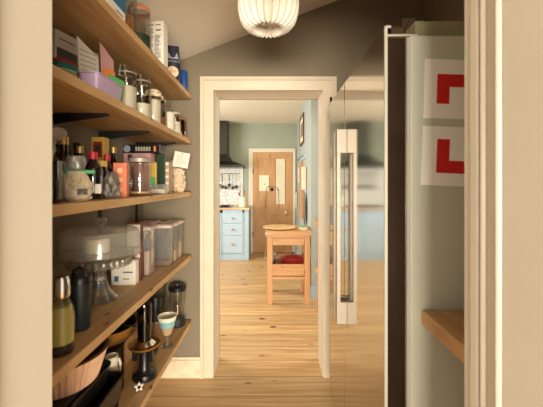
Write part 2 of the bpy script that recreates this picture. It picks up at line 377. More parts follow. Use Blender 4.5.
# kitchen shell
sbox('wall_kitchen_back', M['sage'], -2.8, 6.08, 0, 1.9, 6.18, 2.6)
struct(MB().prism([(.445, 3.62), (.475, 6.08), (1.9, 6.08), (1.9, 3.62)], 2, 0, 2.5).build('wall_kitchen_right', M['blueg']))
b = MB(); b.box(1.9, 2.26, 0, 2.0, 6.18, .9); b.box(1.9, 2.26, 2.1, 2.0, 6.18, 2.6); b.box(1.9, 2.26, .9, 2.0, 2.4, 2.1); b.box(1.9, 3.6, .9, 2.0, 6.18, 2.1)
struct(b.build('wall_kitchen_side', M['blueg']))
b = MB(); b.box(-2.8, 2.26, 0, -2.7, 6.18, .8); b.box(-2.8, 2.26, 2.15, -2.7, 6.18, 2.6); b.box(-2.8, 2.26, .8, -2.7, 3.0, 2.15); b.box(-2.8, 4.8, .8, -2.7, 6.18, 2.15)
struct(b.build('wall_kitchen_left', M['sage']))
sbox('ceiling_kitchen', M['kceil'], -2.8, 2.26, 2.464, 2.0, 6.18, 2.56)
def window(n, x, y0, y1, z0, z1):
    b = MB(); t = .05
    b.box(x-.03, y0, z0, x+.03, y0+t, z1); b.box(x-.03, y1-t, z0, x+.03, y1, z1); b.box(x-.03, y0, z0, x+.03, y1, z0+t); b.box(x-.03, y0, z1-t, x+.03, y1, z1)
    ym = (y0+y1)/2; zm = (z0+z1)/2; b.box(x-.02, ym-.02, z0, x+.02, ym+.02, z1); b.box(x-.02, y0, zm-.015, x+.02, y1, zm+.015)
    f = struct(b.build('window_%d' % n, M['white']))
    g = MB().box(x-.003, y0+t, z0+t, x+.003, y1-t, z1-t).build('pane', M['clear'], f); return f
window(1, -2.75, 3.0, 4.8, .8, 2.15); window(2, 1.95, 2.4, 3.6, .9, 2.1)
b = MB(); b.box(.475, 6.06, 0, .476, 6.08, .02)
b.bm.free()
struct(MB().prism([(.430, 3.605), (.445, 3.605), (.473, 6.0), (.458, 6.0)], 2, 0, .14).build('baseboard_kitchen', M['bluepaint']))
struct(MB().box(.432, 3.602, 0, 1.9, 3.62, .14, bev=.003).build('baseboard_kitchen_right', M['bluepaint']))

# far pine door with its frame
DL, DR, DT = -.364, .389, 1.906
b = MB(); b.box(DL-.073, 6.05, 0, DL-.004, 6.08, DT+.004); b.box(DR+.004, 6.05, 0, DR+.057, 6.08, DT+.004); b.box(DL-.073, 6.05, DT+.004, DR+.057, 6.08, DT+.077)
for x0, x1 in ((DL-.08, DL-.06), ): b.box(x0, 6.04, 0, x1, 6.08, DT+.08)
struct(b.build('trim_7', M['white']))
door = thing('pine_door', 'stripped pine panelled door with papers pinned on it, at the far end', 'door', (0, 6.04, 0)); 
door['kind'] = 'structure'; del door['category']; door.name = 'door_1'
b = MB(); W = DR-DL
st = .095
cols = ((DL+st, (DL+DR)/2-.04), ((DL+DR)/2+.04, DR-st))
b.box(DL, 0, 0.005, DL+st, .036, DT, bev=.002); b.box(DR-st, 0, 0.005, DR, .036, DT, bev=.002)
b.box((DL+DR)/2-.04, 0, .2, (DL+DR)/2+.04, .036, .70); b.box((DL+DR)/2-.04, 0, .86, (DL+DR)/2+.04, .036, 1.79)
for z0, z1 in ((.005, .2), (.70, .86), (1.79, DT)): b.box(DL+st, 0, z0, DR-st, .036, z1, bev=.002)
b.build('door_frame', M['dpine'], door)
for (x0, x1) in cols:
    for z0, z1 in ((.2, .70), (.86, 1.79)):
        p = MB().box(x0, .014, z0, x1, .03, z1); 
        p.box(x0, .006, z0, x0+.014, .014, z1); p.box(x1-.014, .006, z0, x1, .014, z1); p.box(x0+.014, .006, z0, x1-.014, .014, z0+.014); p.box(x0+.014, .006, z1-.014, x1-.014, .014, z1)
        p.build('door_panel', M['dpine2'], door)
kn = MB().tube([(.265, -.001, .765), (.265, -.03, .765)], .012).lathe([(0, 0)], 8)
kn.build('knob_stem', M['steelbar'], door)
k = MB().lathe([(0, -.02), (.018, -.018), (.028, 0), (.018, .018), (0, .02)], 16).build('door_knob', M['white'], door, True, 'white china knob', (.265, -.045, .765)); k.rotation_euler = (R(90), 0, 0)
for z in (1.5, .3):
    MB().box(DL-.006, -.004, z, DL+.012, .0, z+.09).build('hinge', M['blackm'], door)
# papers on the door (y of the door face = 6.04)
n = MB().box(-.245, 6.037, 1.17, -.06, 6.0395, 1.47).build('paper_sheet', M['paper2']); tag(n, 'small square cream paper pinned on the left of the pine door', 'paper')
MB().box(-.16, 6.0355, 1.28, -.11, 6.0368, 1.32).build('print', M['greencer'], n)
n = MB().box(.078, 6.037, .92, .245, 6.0395, 1.78).build('paper_sheet', M['paper2']); tag(n, 'long narrow cream paper hanging on the right of the pine door', 'paper')
b = MB(); rr = random.Random(3)
for i in range(26):
    z = 1.74 - i*.031; x = .095
    while x < .215:
        w_ = rr.uniform(.012, .045); b.box(x, 6.0357, z-.006, min(x+w_, .23), 6.0368, z+.002); x += w_+.012
b.build('printed_text', M['faint'], n)
hk = thing('door_hanging', 'dark knob with drooping wire hearts hung mid pine door', 'hook', (0, 6.04, 1.21))
MB().lathe([(0, 0), (.035, .004), (.03, .02), (0, .028)], 16).build('hook_plate', M['blackm'], hk, True, None, (-.0, -.0, -.01)).rotation_euler = (R(90), 0, 0)
MB().tube([(-.10, -.008, .03), (-.05, -.02, .055), (0, -.02, .04), (.06, -.02, .045), (.12, -.01, .01), (.10, -.008, -.03)], .004).tube([(-.10, -.008, .03), (-.11, -.006, -.1), (-.13, -.004, -.38)], .0035).tube([(.12, -.01, .01), (.125, -.006, -.15), (.14, -.004, -.38)], .0035).build('wire', M['spoon'], hk)

# ------------------------------------------------------------ shelves on the left wall
SF = -.54
def shelf(z0, label, x0=LX, x1=SF, t=.03, y0=.585):
    s = thing('pantry_shelf', label, 'shelf', (x0, y0, z0), 0, 'pantry shelves')
    MB().box(0, 0, 0, x1-x0, 2.126-y0, t, bev=.002).build('board', M['shelf'], s)
    return s
shelf(1.87, 'topmost thick pine shelf under the sloping ceiling')
shelf(1.57, 'second pine shelf from the top, holding glass jars and lilac tub')
shelf(1.222, 'middle pine shelf, holding bottles and the bag with green clip')
shelf(.80, 'pine shelf under the glass cake stand, fourth from the top')
shelf(.362, 'lowest pine shelf, holding black bakeware and blenders')
def bracket(y, z, ln, label):
    k = thing('shelf_bracket', label, 'bracket', (LX, y, z), 0, 'black shelf brackets')
    MB().prism([(.006, 0), (ln, 0), (ln, -.006), (.10, -.028), (.006, -.046)], 1, -.012, .012).build('arm', M['blackm'], k)
    return k
for y, o in ((1.2, 'nearest'), (1.6, 'middle'), (2.03, 'farthest')):
    bracket(y, 1.57, .25, o + ' black bracket arm under the second shelf from the top')
for y, o in ((1.2, 'nearest'), (1.6, 'middle'), (2.03, 'farthest')):
    bracket(y, 1.222, .25, o + ' black bracket arm under the middle shelf')
for y, o in ((1.2, 'nearest'), (1.6, 'middle'), (2.03, 'farthest')):
    for z0, z1 in ((.83, 1.222), (1.252, 1.57)):
        tag(MB().box(LX, y-.012, z0, LX+.006, y+.012, z1).build('bracket_upright', M['blackm']), o + ' black upright strip on the wall ' + ('behind the containers' if z0 < 1 else 'behind the bottles'), 'upright', 'black shelf uprights')

# ------------------------------------------------------------ tall steel fridge
FY0, FY1, FX = .96, 1.875, .3415
fr = thing('fridge', 'tall stainless steel side-by-side fridge freezer on the right', 'fridge', (0, 0, 0))
MB().box(FX+.075, FY0-.006, .02, 1.0, FY1, 1.752, bev=.004).build('cabinet', M['fridgebody'], fr)
MB().box(FX+.064, FY0-.008, .05, FX+.0748, FY0+.01, 1.745).build('side_edge_trim', M['trim'], fr)
def fdoor(y0, y1):
    d = MB().box(FX, y0, .06, FX+.064, y1, 1.782, bev=.004).build('door', M['steel'], fr, False)
    return d
d1 = fdoor(FY0+.003, 1.4905); d2 = fdoor(1.4955, FY1)
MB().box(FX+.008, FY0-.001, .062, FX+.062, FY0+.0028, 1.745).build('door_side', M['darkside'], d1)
MB().box(FX-.001, FY0-.002, .06, FX+.008, FY0+.0028, 1.782).build('edge_trim', M['trim'], d1)
for dd, ya in ((d1, 1.443), (d2, 1.518)):
    h = MB().box(FX-.045, ya+.001, .765, FX-.030, ya+.025, 1.445)
    h.box(FX-.046, ya, 1.445, FX, ya+.026, 1.554, bev=.002); h.box(FX-.046, ya, .665, FX, ya+.026, .765, bev=.002)
    h.build('handle', M['steelbar'], dd)
hc = MB().box(FX+.008, FY0, 1.752, FX+.10, FY0+.12, 1.758); hc.box(FX+.008, FY0+.003, 1.758, FX+.02, FY0+.10, 1.786)
hc.build('hinge_plate', M['trim'], fr)
MB().lathe([(0, 0), (.011, 0), (.011, .026), (0, .026)], 16).build('hinge_cap', M['whitepl'], fr, True, None, (FX+.036, FY0+.03, 1.758))
MB().prism([(.445, 1.752), (.985, 1.752), (.985, 1.765), (.92, 1.81), (.445, 1.81)], 1, .985, 1.85).build('top_cover', M['olive'], fr, label='olive grey raised cover on top')
for z, lab in ((0, 0),):
    MB().box(.45, 1.0, 0, .98, 1.8, .02).build('foot', M['black'], fr)
# learner plates: white squares with red L, magnetic, tilted a little
def lplate(cx, cz_, rot, rotL, label):
    t = thing('learner_plate', label, 'sign', (cx, FY0-.0072, cz_), 0, 'learner plates')
    S = .178
    p = MB().box(-S/2, -.0012, -S/2, S/2, 0, S/2).build('plate', M['lw'], t); p.rotation_euler = (0, rot, 0)
    a, bb, k = .089/2, .102/2, .038
    q = MB().prism([(-a, -bb), (a, -bb), (a, -bb+k), (-a+k, -bb+k), (-a+k, bb), (-a, bb)], 1, -.0016, -.0012).build('letter', M['lr'], t)
    q.rotation_euler = (0, rotL+rot, 0)
    return t
sc_ = 317/(FY0-.006)
lplate((424+29.5-272)/sc_, EYE-(89.5-184)/sc_, R(1.8), R(90), 'upper learner plate, red letter L lying on its side, on the fridge')
lplate((421.5+29.5-272)/sc_, EYE-(156.5-184)/sc_, R(2.4), 0, 'lower learner plate, red letter L standing upright, on the fridge')
# socket on the back wall above the fridge
so = thing('wall_socket', 'small pale plug socket on the back wall above the fridge', 'socket', (.922, 2.145, 2.378))
MB().box(-.043, -.012, -.043, .043, 0, .043, bev=.003).build('faceplate', M['palepink'], so)
b = MB(); b.box(-.004, -.0135, .012, .004, -.012, .022); b.box(-.016, -.0135, -.008, -.008, -.012, -.003); b.box(.008, -.0135, -.008, .016, -.012, -.003); b.build('pin_holes', M['black'], so)
hk = thing('door_hook', 'small dark metal hook on the right casing of the far doorway', 'hook', (.395, 2.1205, 1.865))
MB().box(-.008, -.004, -.015, .008, 0, .02).build('back_plate', M['blackm'], hk)
MB().tube([(0, -.003, 0), (-.004, -.02, -.006), (-.008, -.026, -.026), (-.012, -.016, -.036)], .004).build('hook_arm', M['blackm'], hk, True)
# oak worktop in front of the fridge side
wt = thing('oak_worktop', 'short oak worktop fixed beside the fridge, low on the right', 'worktop', (0, 0, 0))
MB().box(.447, .575, .885, RX, .948, .927, bev=.002).build('top', M['oak'], wt)
MB().box(RX-.02, .60, .845, RX, .93, .885).build('wall_batten', M['oak'], wt)

# ------------------------------------------------------------ pleated pendant lamp
lp = thing('pendant_lamp', 'white pleated paper pendant lamp under the sloping ceiling', 'lamp', (-.016, 1.40, 1.985))
NP = 26
pm = lambda a, r, z: 1 + .15*(2*abs(((a*NP/(2*PI)) % 1)*2-1)-1)
prof = [(.050, .045), (.058, .012), (.072, .0), (.090, .010), (.106, .035), (.115, .07), (.118, .11), (.117, .16), (.108, .20), (.092, .232), (.072, .248)]
sh = MB().lathe(prof, NP*4, mod=pm).build('lamp_shade', M['shade'], lp, False)
MB().lathe([(.0, .29), (.018, .29), (.018, .235), (.022, .235), (.022, .19), (.0, .19)], 20).build('lamp_holder', M['whitepl'], lp, True)
MB().lathe([(.0, .10), (.02, .108), (.03, .13), (.026, .155), (.014, .19), (0, .19)], 20).build('bulb', M['white'], lp, True)
hC = cz(-.016) - 1.985
MB().tube([(0, 0, .29), (0, 0, hC)], .003).build('cord', M['whitepl'], lp)
MB().lathe([(0, hC-.002), (.04, hC-.016), (.045, hC-.03), (.0, hC-.045)], 24).build('ceiling_rose', M['whitepl'], lp, True)
pl = bpy.data.lights.new('pendant_fill', 'POINT'); pl.energy = 2.0; pl.color = (1, .9, .78); pl.shadow_soft_size = .03  # fill light added above the bulb to brighten the pantry ceiling
po = bpy.data.objects.new('pendant_fill', pl); col.objects.link(po); po.parent = lp; po.location = (0, 0, .225)

# ------------------------------------------------------------ generic pantry goods
S5, S4, S3, S2, S1 = .392, .83, 1.252, 1.60, 1.90
def X(px, y): return (px-272)*y/317     # real x of a column of the photo at distance y
def bottle(label, x, y, z, r, h, body, cap, capname='cap', neck=.35, lab=None, labm=None, name='bottle', group=None, liquid=None):
    t = thing(name, label, 'bottle', (x, y, z), math.atan2(-x, y)*1.0, group)
    hn = h*(1-neck)
    prof = [(0, 0), (r*.92, 0), (r, r*.15), (r, hn*.86), (r*.86, hn*.97), (r*.42, hn+h*neck*.3), (r*.36, h-.022), (0, h-.022)]
    MB().lathe(prof, 28).build('glass_body' if 'glass' in body.name else 'body', body, t, True)
    MB().lathe([(0, h-.026), (r*.46, h-.026), (r*.46, h-.001), (r*.4, h), (0, h)], 20).build(capname, cap, t, True)
    if lab:
        MB().lathe([(r*1.015, hn*lab[0]), (r*1.015, hn*lab[1])], 28).build('label', labm, t, True)
    if liquid: MB().lathe([(0, .004), (r*.88, .004), (r*.9, hn*liquid[0]), (0, hn*liquid[0])], 24).build('contents', liquid[1], t, True)
    return t
def jar(label, x, y, z, r, h, cont, fill, lid, lidh=.016, gl=None, name='storage_jar', clip=False, group=None, neckr=.82, seal=None, stopper=False, square=False):
    t = thing(name, label, 'jar', (x, y, z), 0, group)
    mod = (lambda a, rr, zz: 1/max(abs(math.cos(a)), abs(math.sin(a)))**.55*.9) if square else None
    top = h-lidh
    MB().lathe([(0, 0), (r*.95, 0), (r, .006), (r, top*.82), (r*neckr, top*.95), (r*neckr, top), (r*neckr*.95, top), (r*neckr*.95, top*.95), (r*.95, top*.81), (r*.95, .01), (0, .008)], 32, mod=mod).build('glass_body', gl or M['clear'], t, True)
    if cont: MB().lathe([(0, .011), (r*.92, .011), (r*.92, top*.8*fill), (r*.5, top*.8*fill+.004), (0, top*.8*fill+.002)], 28, mod=mod).build('contents', cont, t, True)
    if stopper: MB().lathe([(0, top-.01), (r*neckr*.9, top-.01), (r*neckr*1.05, top+.002), (r*.3, top+.012), (r*.22, top+.02), (r*.4, top+.036), (r*.3, h+.02), (0, h+.024)], 24).build('stopper', M['cutglass'], t, True)
    else: MB().lathe([(0, top), (r*neckr*1.08, top), (r*neckr*1.1, top+lidh*.2), (r*neckr*1.1, h-.003), (r*neckr*.98, h), (0, h)], 32).build('lid', lid, t, True)
    if seal: MB().lathe([(r*neckr*1.02, top-.008), (r*neckr*1.14, top-.006), (r*neckr*1.14, top+.004), (r*neckr*1.02, top+.006)], 28).build('rubber_seal', seal, t, True)
    if clip:
        q = r*1.06
        MB().lathe([(r*neckr*1.12, top-.012), (r*neckr*1.16, top-.009), (r*neckr*1.12, top-.006)], 28).tube([(q*.25, -q*.82, top-.03), (q*.25, -q*.93, top-.012), (q*.2, -q*.86, h+.001), (-q*.2, -q*.86, h+.001), (-q*.25, -q*.93, top-.012), (-q*.25, -q*.82, top-.03)], .0014, 6).build('wire_clip', M['steelbar'], t)
    return t
def pieces(parent, rx, ry, h, n, size, m, name, seed):
    rnd = random.Random(seed); b = MB()
    for i in range(n):
        z = rnd.uniform(size, h-size); a = rnd.uniform(0, 6.283); f = 1 if z < h*.6 else 1-.45*(z/h-.6)/.4
        rad = rnd.uniform(.75, 1.0); x, y = rx*f*rad*math.cos(a), ry*f*rad*math.sin(a)
        d = Vector((rnd.uniform(-1, 1), rnd.uniform(-1, 1), rnd.uniform(-1, 1))).normalized()*size; e = Vector((rnd.uniform(-1, 1), rnd.uniform(-1, 1), rnd.uniform(-1, 1))).normalized()*size*.5
        c = Vector((x, y, z)); b.tube([c-d, c-d*.4+e, c+d*.4+e, c+d], size*.35, 6, rs=[size*.2, size*.45, size*.45, size*.2])
    o = b.build(name, m, parent, True); o['kind'] = 'stuff'; return o
def carton(name, label, x0, y0, z0, x1, y1, z1, m, rz=0, bev=.001, cat='box', group=None):
    cx, cy = (x0+x1)/2, (y0+y1)/2
    t = thing(name, label, cat, (cx, cy, z0), rz, group)
    MB().box(x0-cx, y0-cy, 0, x1-cx, y1-cy, z1-z0, bev=bev).build('carton' if cat == 'box' else 'body', m, t)
    return t

# ---- top shelf
t = carton('food_carton', 'blue and white carton nearest on the topmost shelf', -.615, 1.0, S1, -.546, 1.18, S1+.12, M['paper'])
MB().box(.0346, -.089, .035, .0358, .089, .119).build('printed_panel', M['bluecard'], t)
MB().box(-.0335, -.0912, .035, .0335, -.0901, .119).build('printed_panel', M['bluecard'], t)
b = MB(); b.box(.0358, -.06, .09, .0366, .0, .1); b.box(.0346, .02, .012, .0352, .07, .017); b.build('printed_text', M['ink'], t)
jar('tall clip-top jar of dried goods behind the blue carton, topmost shelf', -.60, 1.285, S1, .05, .19, M['amberc'], .55, M['clear'], clip=True)
jar('clip-top jar with bright orange seal on the topmost shelf', -.595, 1.42, S1, .05, .195, M['dkgreen'], .45, M['clear'], seal=M['orangeseal'], clip=True)
jar('glass jar with a knobbed stopper behind the orange sealed jar', -.68, 1.52, S1, .036, .15, M['oats'], .5, M['clear'], stopper=True)
t = carton('paper_packet', 'white paper flour packet covered in small print, topmost shelf', -.625, 1.575, S1, -.535, 1.63, S1+.215, M['paper'], R(-6), .004)
b = MB(); rr = random.Random(5)
b.box(-.038, -.0285, .192, -.005, -.0277, .197); b.box(.005, -.0285, .192, .03, -.0277, .197); b.box(.005, -.0285, .165, .032, -.0277, .172)
for i in range(22):
    z = .175-i*.0065
    b.box(-.036, -.0285, z, -.036+rr.uniform(.02, .03), -.0277, z+.003)
    if i > 3: b.box(.0, -.0285, z-.008, rr.uniform(.02, .034), -.0277, z-.005)
b.build('printed_text', M['ink'], t)
MB().box(-.036, -.0285, .012, -.028, -.0277, .045).build('barcode', M['ink'], t)
t = thing('pasta_bag', 'navy bag with silver lettering and a brown picture, topmost shelf', 'bag', (-.583, 1.86, S1), R(17))
MB().blob(.044, .03, .20, 4, .07, .8).build('pouch', M['navy'], t, True)
MB().lathe([(0, 0), (.033, .001), (.033, .003), (0, .003)], 24).build('picture', M['nuts'], t, False, None, (0, -.0335, .05)).rotation_euler = (R(90), 0, 0)
text('lettering', 'VARIALS', .021, M['silverprint'], t, (0, -.036, .112), (R(90), 0, 0))
MB().box(-.036, -.004, .195, .036, .004, .214).build('top_seam', M['navy'], t)
MB().prism([(-.034, .128), (-.022, .16), (-.008, .134), (.012, .136), (.024, .165), (.034, .128)], 1, -.035, -.03).build('mountain_print', M['silverprint'], t)
t = thing('blue_packet', 'crumpled bright blue packet at the far end of the topmost shelf', 'bag', (-.578, 2.05, S1)); MB().blob(.034, .028, .135, 9, .12, .8).build('pouch', M['bluebag'], t, True)

# ---- second shelf
t = thing('magazine', 'grey and white magazine with a photo, standing on the second shelf', 'magazine', (-.765, 1.20, S2), math.atan2(.13, .03))
MB().box(-.067, -.004, 0, .067, .004, .262).build('pages', M['paper'], t)
MB().box(-.06, -.0052, .10, .03, -.004, .20).build('photo', M['photo'], t)
b = MB(); b.box(-.05, -.0052, .232, .02, -.004, .236); b.box(.038, -.0052, .21, .056, -.004, .24)
for i in range(5): b.box(.042, -.0052, .19-i*.028, .048, -.004, .196-i*.028)
b.build('printed_text', M['ink'], t)
t = thing('food_can', 'round tub with red and teal rim on the second shelf', 'can', (-.71, 1.075, S2))
MB().lathe([(0, 0), (.040, 0), (.042, .004), (.042, .095), (0, .095)], 32).build('can_body', M['paper2'], t, True)
MB().lathe([(.0425, .085), (.0435, .087), (.0435, .104), (.0425, .106)], 32).build('teal_band', M['teal'], t, True)
MB().lathe([(0, .104), (.044, .104), (.044, .113), (.040, .116), (0, .116)], 32).build('lid', M['dkred'], t, True)
MB().lathe([(.0425, .03), (.0428, .031), (.0428, .08), (.0425, .082)], 32).build('label', M['greencer'], t, True)
t = thing('plastic_tub', 'open lilac plastic tub at the edge of the second shelf', 'tub', (-.582, 1.085, S2))
b = MB(); o_ = [(-.042, -.12), (.042, -.12), (.042, .14), (-.042, .14)]
def tub(b, x0, y0, x1, y1, h, fl, th, rc=.015, n=5):
    def ring(e, z):
        pts = []
        for cx, cy, a0 in ((x1-rc, y1-rc, 0), (x0+rc, y1-rc, 90), (x0+rc, y0+rc, 180), (x1-rc, y0+rc, 270)):
            for k in range(n):
                a = R(a0+90*k/(n-1)); pts.append(b.bm.verts.new((cx+(rc+e)*math.cos(a), cy+(rc+e)*math.sin(a), z)))
        return pts
    rs = [ring(-fl, 0), ring(0, h), ring(th*1.5, h), ring(th*1.5, h-th), ring(-th*.2, h-th)]
    rs = [ring(-fl, 0), ring(0-th*.4, h-th), ring(th*1.6, h-th), ring(th*1.6, h), ring(-th, h), ring(-fl-th, th)]
    for a, c in zip(rs, rs[1:]):
        for i in range(len(a)): b.bm.faces.new((a[i], a[(i+1) % len(a)], c[(i+1) % len(a)], c[i]))
    b.bm.faces.new(rs[0][::-1]); b.bm.faces.new(rs[-1]); return b
tub(b, -.034, -.085, .034, .09, .058, .008, .003); b.build('tub_body', M['lilac'], t, True)
t = thing('paper_folder', 'leaning white papers in a folder behind the lilac tub', 'papers', (-.70, 1.225, S2), R(76))
MB().prism([(-.045, 0), (.05, 0), (.05, .20), (-.045, .25)], 1, -.004, 0).build('sheet', M['paper'], t).rotation_euler = (0, R(-5), 0)
MB().box(-.045, .004, 0, .055, .008, .22).build('card_back', M['tan'], t).rotation_euler = (0, R(-3), 0)
b = MB(); 
for i in range(9): b.box(-.04, -.0055, .06+i*.018, .035, -.0042, .063+i*.018)
b.build('printed_text', M['faint'], t).rotation_euler = (0, R(-5), 0)
t = thing('greeting_card', 'pink leaflet standing between white papers and the green card', 'card', (-.655, 1.275, S2), R(78))
MB().prism([(-.034, 0), (.036, 0), (.036, .205), (-.034, .255)], 1, -.003, 0).build('card_body', M['pink'], t).rotation_euler = (0, R(-4), 0)
MB().box(-.02, -.0045, .11, -.01, -.0032, .155).box(0, -.0045, .10, .01, -.0032, .15).build('print', M['pinkp'], t).rotation_euler = (0, R(-4), 0)
t = thing('seed_packet', 'small green and orange card propped above the lilac tub', 'card', (-.623, 1.235, S2), R(66))
MB().box(-.036, -.003, 0, .036, 0, .125).build('green_card', M['grn'], t).rotation_euler = (0, R(10), 0)
MB().box(-.046, .002, 0, .0, .004, .145).build('orange_card', M['orange'], t).rotation_euler = (0, R(6), 0)
jar('clip-top glass jar of white flour nearest on the second shelf', -.628, 1.37, S2, .042, .205, M['flour'], .8, M['clear'], clip=True, group=None)
jar('clip-top glass jar second from left, half full, on the second shelf', -.61, 1.485, S2, .043, .205, M['flour'], .5, M['clear'], clip=True)
t = jar('jar of flour topped with a red-spotted cloth on the second shelf', -.60, 1.60, S2, .039, .17, M['flour'], .98, M['whitepl'], lidh=.012)
def spot():
    m, N, L, p = new_mat('spotted_cloth'); tc = N.new('ShaderNodeTexCoord'); v = N.new('ShaderNodeTexVoronoi'); v.inputs['Scale'].default_value = 70; L.new(tc.outputs['Object'], v.inputs['Vector'])
    rp = N.new('ShaderNodeValToRGB'); rp.color_ramp.elements[0].position = .25; rp.color_ramp.elements[1].position = .32; rp.color_ramp.elements[0].color = srgb(180, 50, 50); rp.color_ramp.elements[1].color = srgb(226, 214, 180)
    L.new(v.outputs['Distance'], rp.inputs['Fac']); L.new(rp.outputs['Color'], p.inputs['Base Color']); p.inputs['Roughness'].default_value = .9; return m
M['spot'] = spot()
MB().lathe([(0, .176), (.03, .175), (.038, .166), (.040, .150), (.052, .136)], 60, mod=lambda a, r, z: 1 + (.08*math.cos(11*a) if z < .16 else 0)).build('cloth_cover', M['spot'], t, True)
jar('short glass jar of dark grains, just past the spotted cloth jar', -.60, 1.705, S2, .034, .16, M['amberc'], .5, M['chrome'])
t = bottle('wide-necked glass bottle of white powder on the second shelf', -.592, 1.815, S2, .036, .175, M['clear'], M['clear'], 'stopper', neck=.25, liquid=(.85, M['flour']), name='glass_bottle')
jar('slim glass jar of pale flour near the far end, second shelf', -.587, 1.93, S2, .031, .14, M['flour'], .8, M['steelbar'])
jar('small amber jar at the far end of the second shelf', -.585, 2.04, S2, .033, .13, M['amberc'], .85, M['amberc'], gl=M['amberglass'])
jar('dark jar with black lid behind the first clip-top jars', -.74, 1.50, S2, .04, .22, M['amberc'], .8, M['black'], gl=M['darkglass'])
jar('tall dark jar at the wall behind the spotted cloth jar', -.73, 1.72, S2, .04, .2, M['amberc'], .7, M['chrome'], gl=M['darkglass'])

carton('box_file', 'black box standing at the wall behind the leaning white papers', -.81, 1.30, S2, -.775, 1.42, S2+.25, M['blackm'])
# ---- middle shelf
bottle('dark bottle with black cap at the wall, near end of the middle shelf', -.785, 1.165, S3, .03, .20, M['darkglass'], M['blackm'], liquid=(.9, M['blackm']))
bottle('dark bottle with red-brown label at the wall behind gold caps', -.80, 1.30, S3, .028, .22, M['darkglass'], M['blackm'], lab=(.3, .7), labm=M['dkred'])
t = jar('big dark glass jar at the near end of the middle shelf', -.615, .85, S3, .046, .155, M['blackm'], .8, M['black'], gl=M['darkglass'], neckr=.6)
wk = thing('steel_ladle', 'pale steel ladle leaning out above the big dark jar', 'ladle', (-.560, .80, S3), 0)
MB().tube([(0, 0, .002), (.0, .0, .1), (.012, 0, .165)], .003).build('handle', M['steelbar'], wk, True)
MB().lathe([(0, -.008), (.014, -.005), (.022, .006), (.02, .006), (0, -.004)], 20).build('bowl', M['steelbar'], wk, True, None, (.018, 0, .175)).rotation_euler = (R(50), R(30), 0)
bottle('dark bottle with gold cap behind the green-clipped bag', -.69, 1.05, S3, .032, .208, M['darkglass'], M['gold'], liquid=(.9, M['blackm']))
bottle('slim dark bottle with gold cap behind the red-capped bottles', -.70, 1.155, S3, .024, .19, M['darkglass'], M['gold'], liquid=(.9, M['brownpack']), lab=(.3, .7), labm=M['dkred'])
t = thing('snack_bag', 'clear bag of pale pasta closed by a green clip', 'bag', (-.597, .965, S3), R(28))
MB().blob(.041, .033, .09, 2, .14, .62).build('pouch', M['pasta'], t, True); pieces(t, .040, .033, .092, 110, .010, M['pasta'], 'pasta_pieces', 3)
MB().blob(.026, .014, .045, 5, .18, .9).build('gathered_top', M['bagplastic'], t, True, None, (0, 0, .092))
MB().box(-.053, -.009, .083, .052, .009, .096, bev=.003).build('clip', M['green'], t, label='green clip')
MB().box(.006, -.0385, .02, .032, -.0345, .038).build('barcode', M['ink'], t)
pb = bottle('purple-black bottle with red cap and small pale label', -.618, 1.095, S3, .031, .163, M['purple'], M['red'], neck=.3, lab=(.2, .68), labm=M['purple'])
MB().box(.004, -.0335, .02, .024, -.0315, .052).build('label', M['paper'], pb)
bottle('second red-capped bottle, standing further back', -.676, 1.30, S3, .028, .172, M['purple'], M['red'], neck=.3)
bottle('tall bottle with gold cap behind the coral box', -.70, 1.40, S3, .026, .215, M['darkglass'], M['gold'], liquid=(.6, M['brownpack']))
bottle('clear bottle with dark cap next to the tall gold-capped one', -.665, 1.395+.09, S3, .02, .19, M['clear'], M['blackm'], liquid=(.6, M['amberc']))
carton('tea_tin', 'tall yellow and red tin at the back of the middle shelf', -.80, 1.405, S3, -.745, 1.45, S3+.26, M['mustard'])
tt = bpy.data.objects['tea_tin']; MB().box(-.02, -.0242, .17, .02, -.0226, .24).build('label', M['dkred'], tt); MB().box(-.012, -.0252, .195, .012, -.0243, .225).build('badge', M['dkgreen'], tt)
jar('small jar with yellow lid between the red-capped bottles', -.648, 1.205, S3, .023, .14, M['oats'], .6, M['yellow'], lidh=.022, name='spice_jar')
t = thing('foil_packet', 'crumpled grey foil packet beside the coral box', 'bag', (-.595, 1.175, S3), R(26)); MB().blob(.026, .02, .096, 12, .38, .5, nz=14, seg=40).build('pouch', M['greybag'], t, True)
t = carton('tea_box', 'slim coral orange box with printed emblems, middle shelf', -.632, 1.26, S3, -.582, 1.295, S3+.136, M['coral'], R(8))
for i, z in enumerate((.105, .068, .03)):
    MB().lathe([(0, 0), (.011, 0), (.011, .0012), (0, .0012)], 18).build('emblem', M['coralp'], t, False, None, (0, -.0176, z)).rotation_euler = (R(90), 0, 0)
jar('large clear glass jar with steel lid, almost empty', -.588, 1.41, S3, .048, .168, M['oats'], .16, M['steelbar'], lidh=.02, neckr=.86, name='glass_jar')
carton('pink_carton', 'pale pink carton at the back of the middle shelf', -.80, 1.71, S3, -.655, 1.77, S3+.218, M['pink'])
t = carton('board_game_box', 'flat black box with silver badge lying on the pink carton', -.795, 1.69, S3+.218, -.60, 1.785, S3+.262, M['black'])
MB().lathe([(0, 0), (.02, 0), (.02, .0015), (0, .0015)], 8).build('badge', M['silverprint'], t, False, None, (-.075, -.0477, .022)).rotation_euler = (R(90), 0, 0)
b = MB()
for i in range(6): b.box(-.03+i*.014, -.049, .01, -.021+i*.014, -.0476, .032)
b.build('lettering', M['faint'], t); MB().box(.068, -.049, .008, .078, -.0476, .036).build('stripe', M['orange'], t)
carton('green_tin', 'dark green tin just right of the pink carton', -.648, 1.775, S3, -.60, 1.787, S3+.21, M['dkgreen'])
o = carton('spice_pouch', 'mustard yellow and green pouch behind the large clear jar', -.664, 1.70, S3, -.622, 1.722, S3+.17, M['mustard'], bev=.006); MB().box(-.018, -.0118, .02, .018, -.0108, .09).build('label', M['grn'], o)
t = carton('striped_box', 'tan and white striped box behind the clear tub', -.665, 1.80, S3, -.585, 1.86, S3+.18, M['tan'])
b = MB()
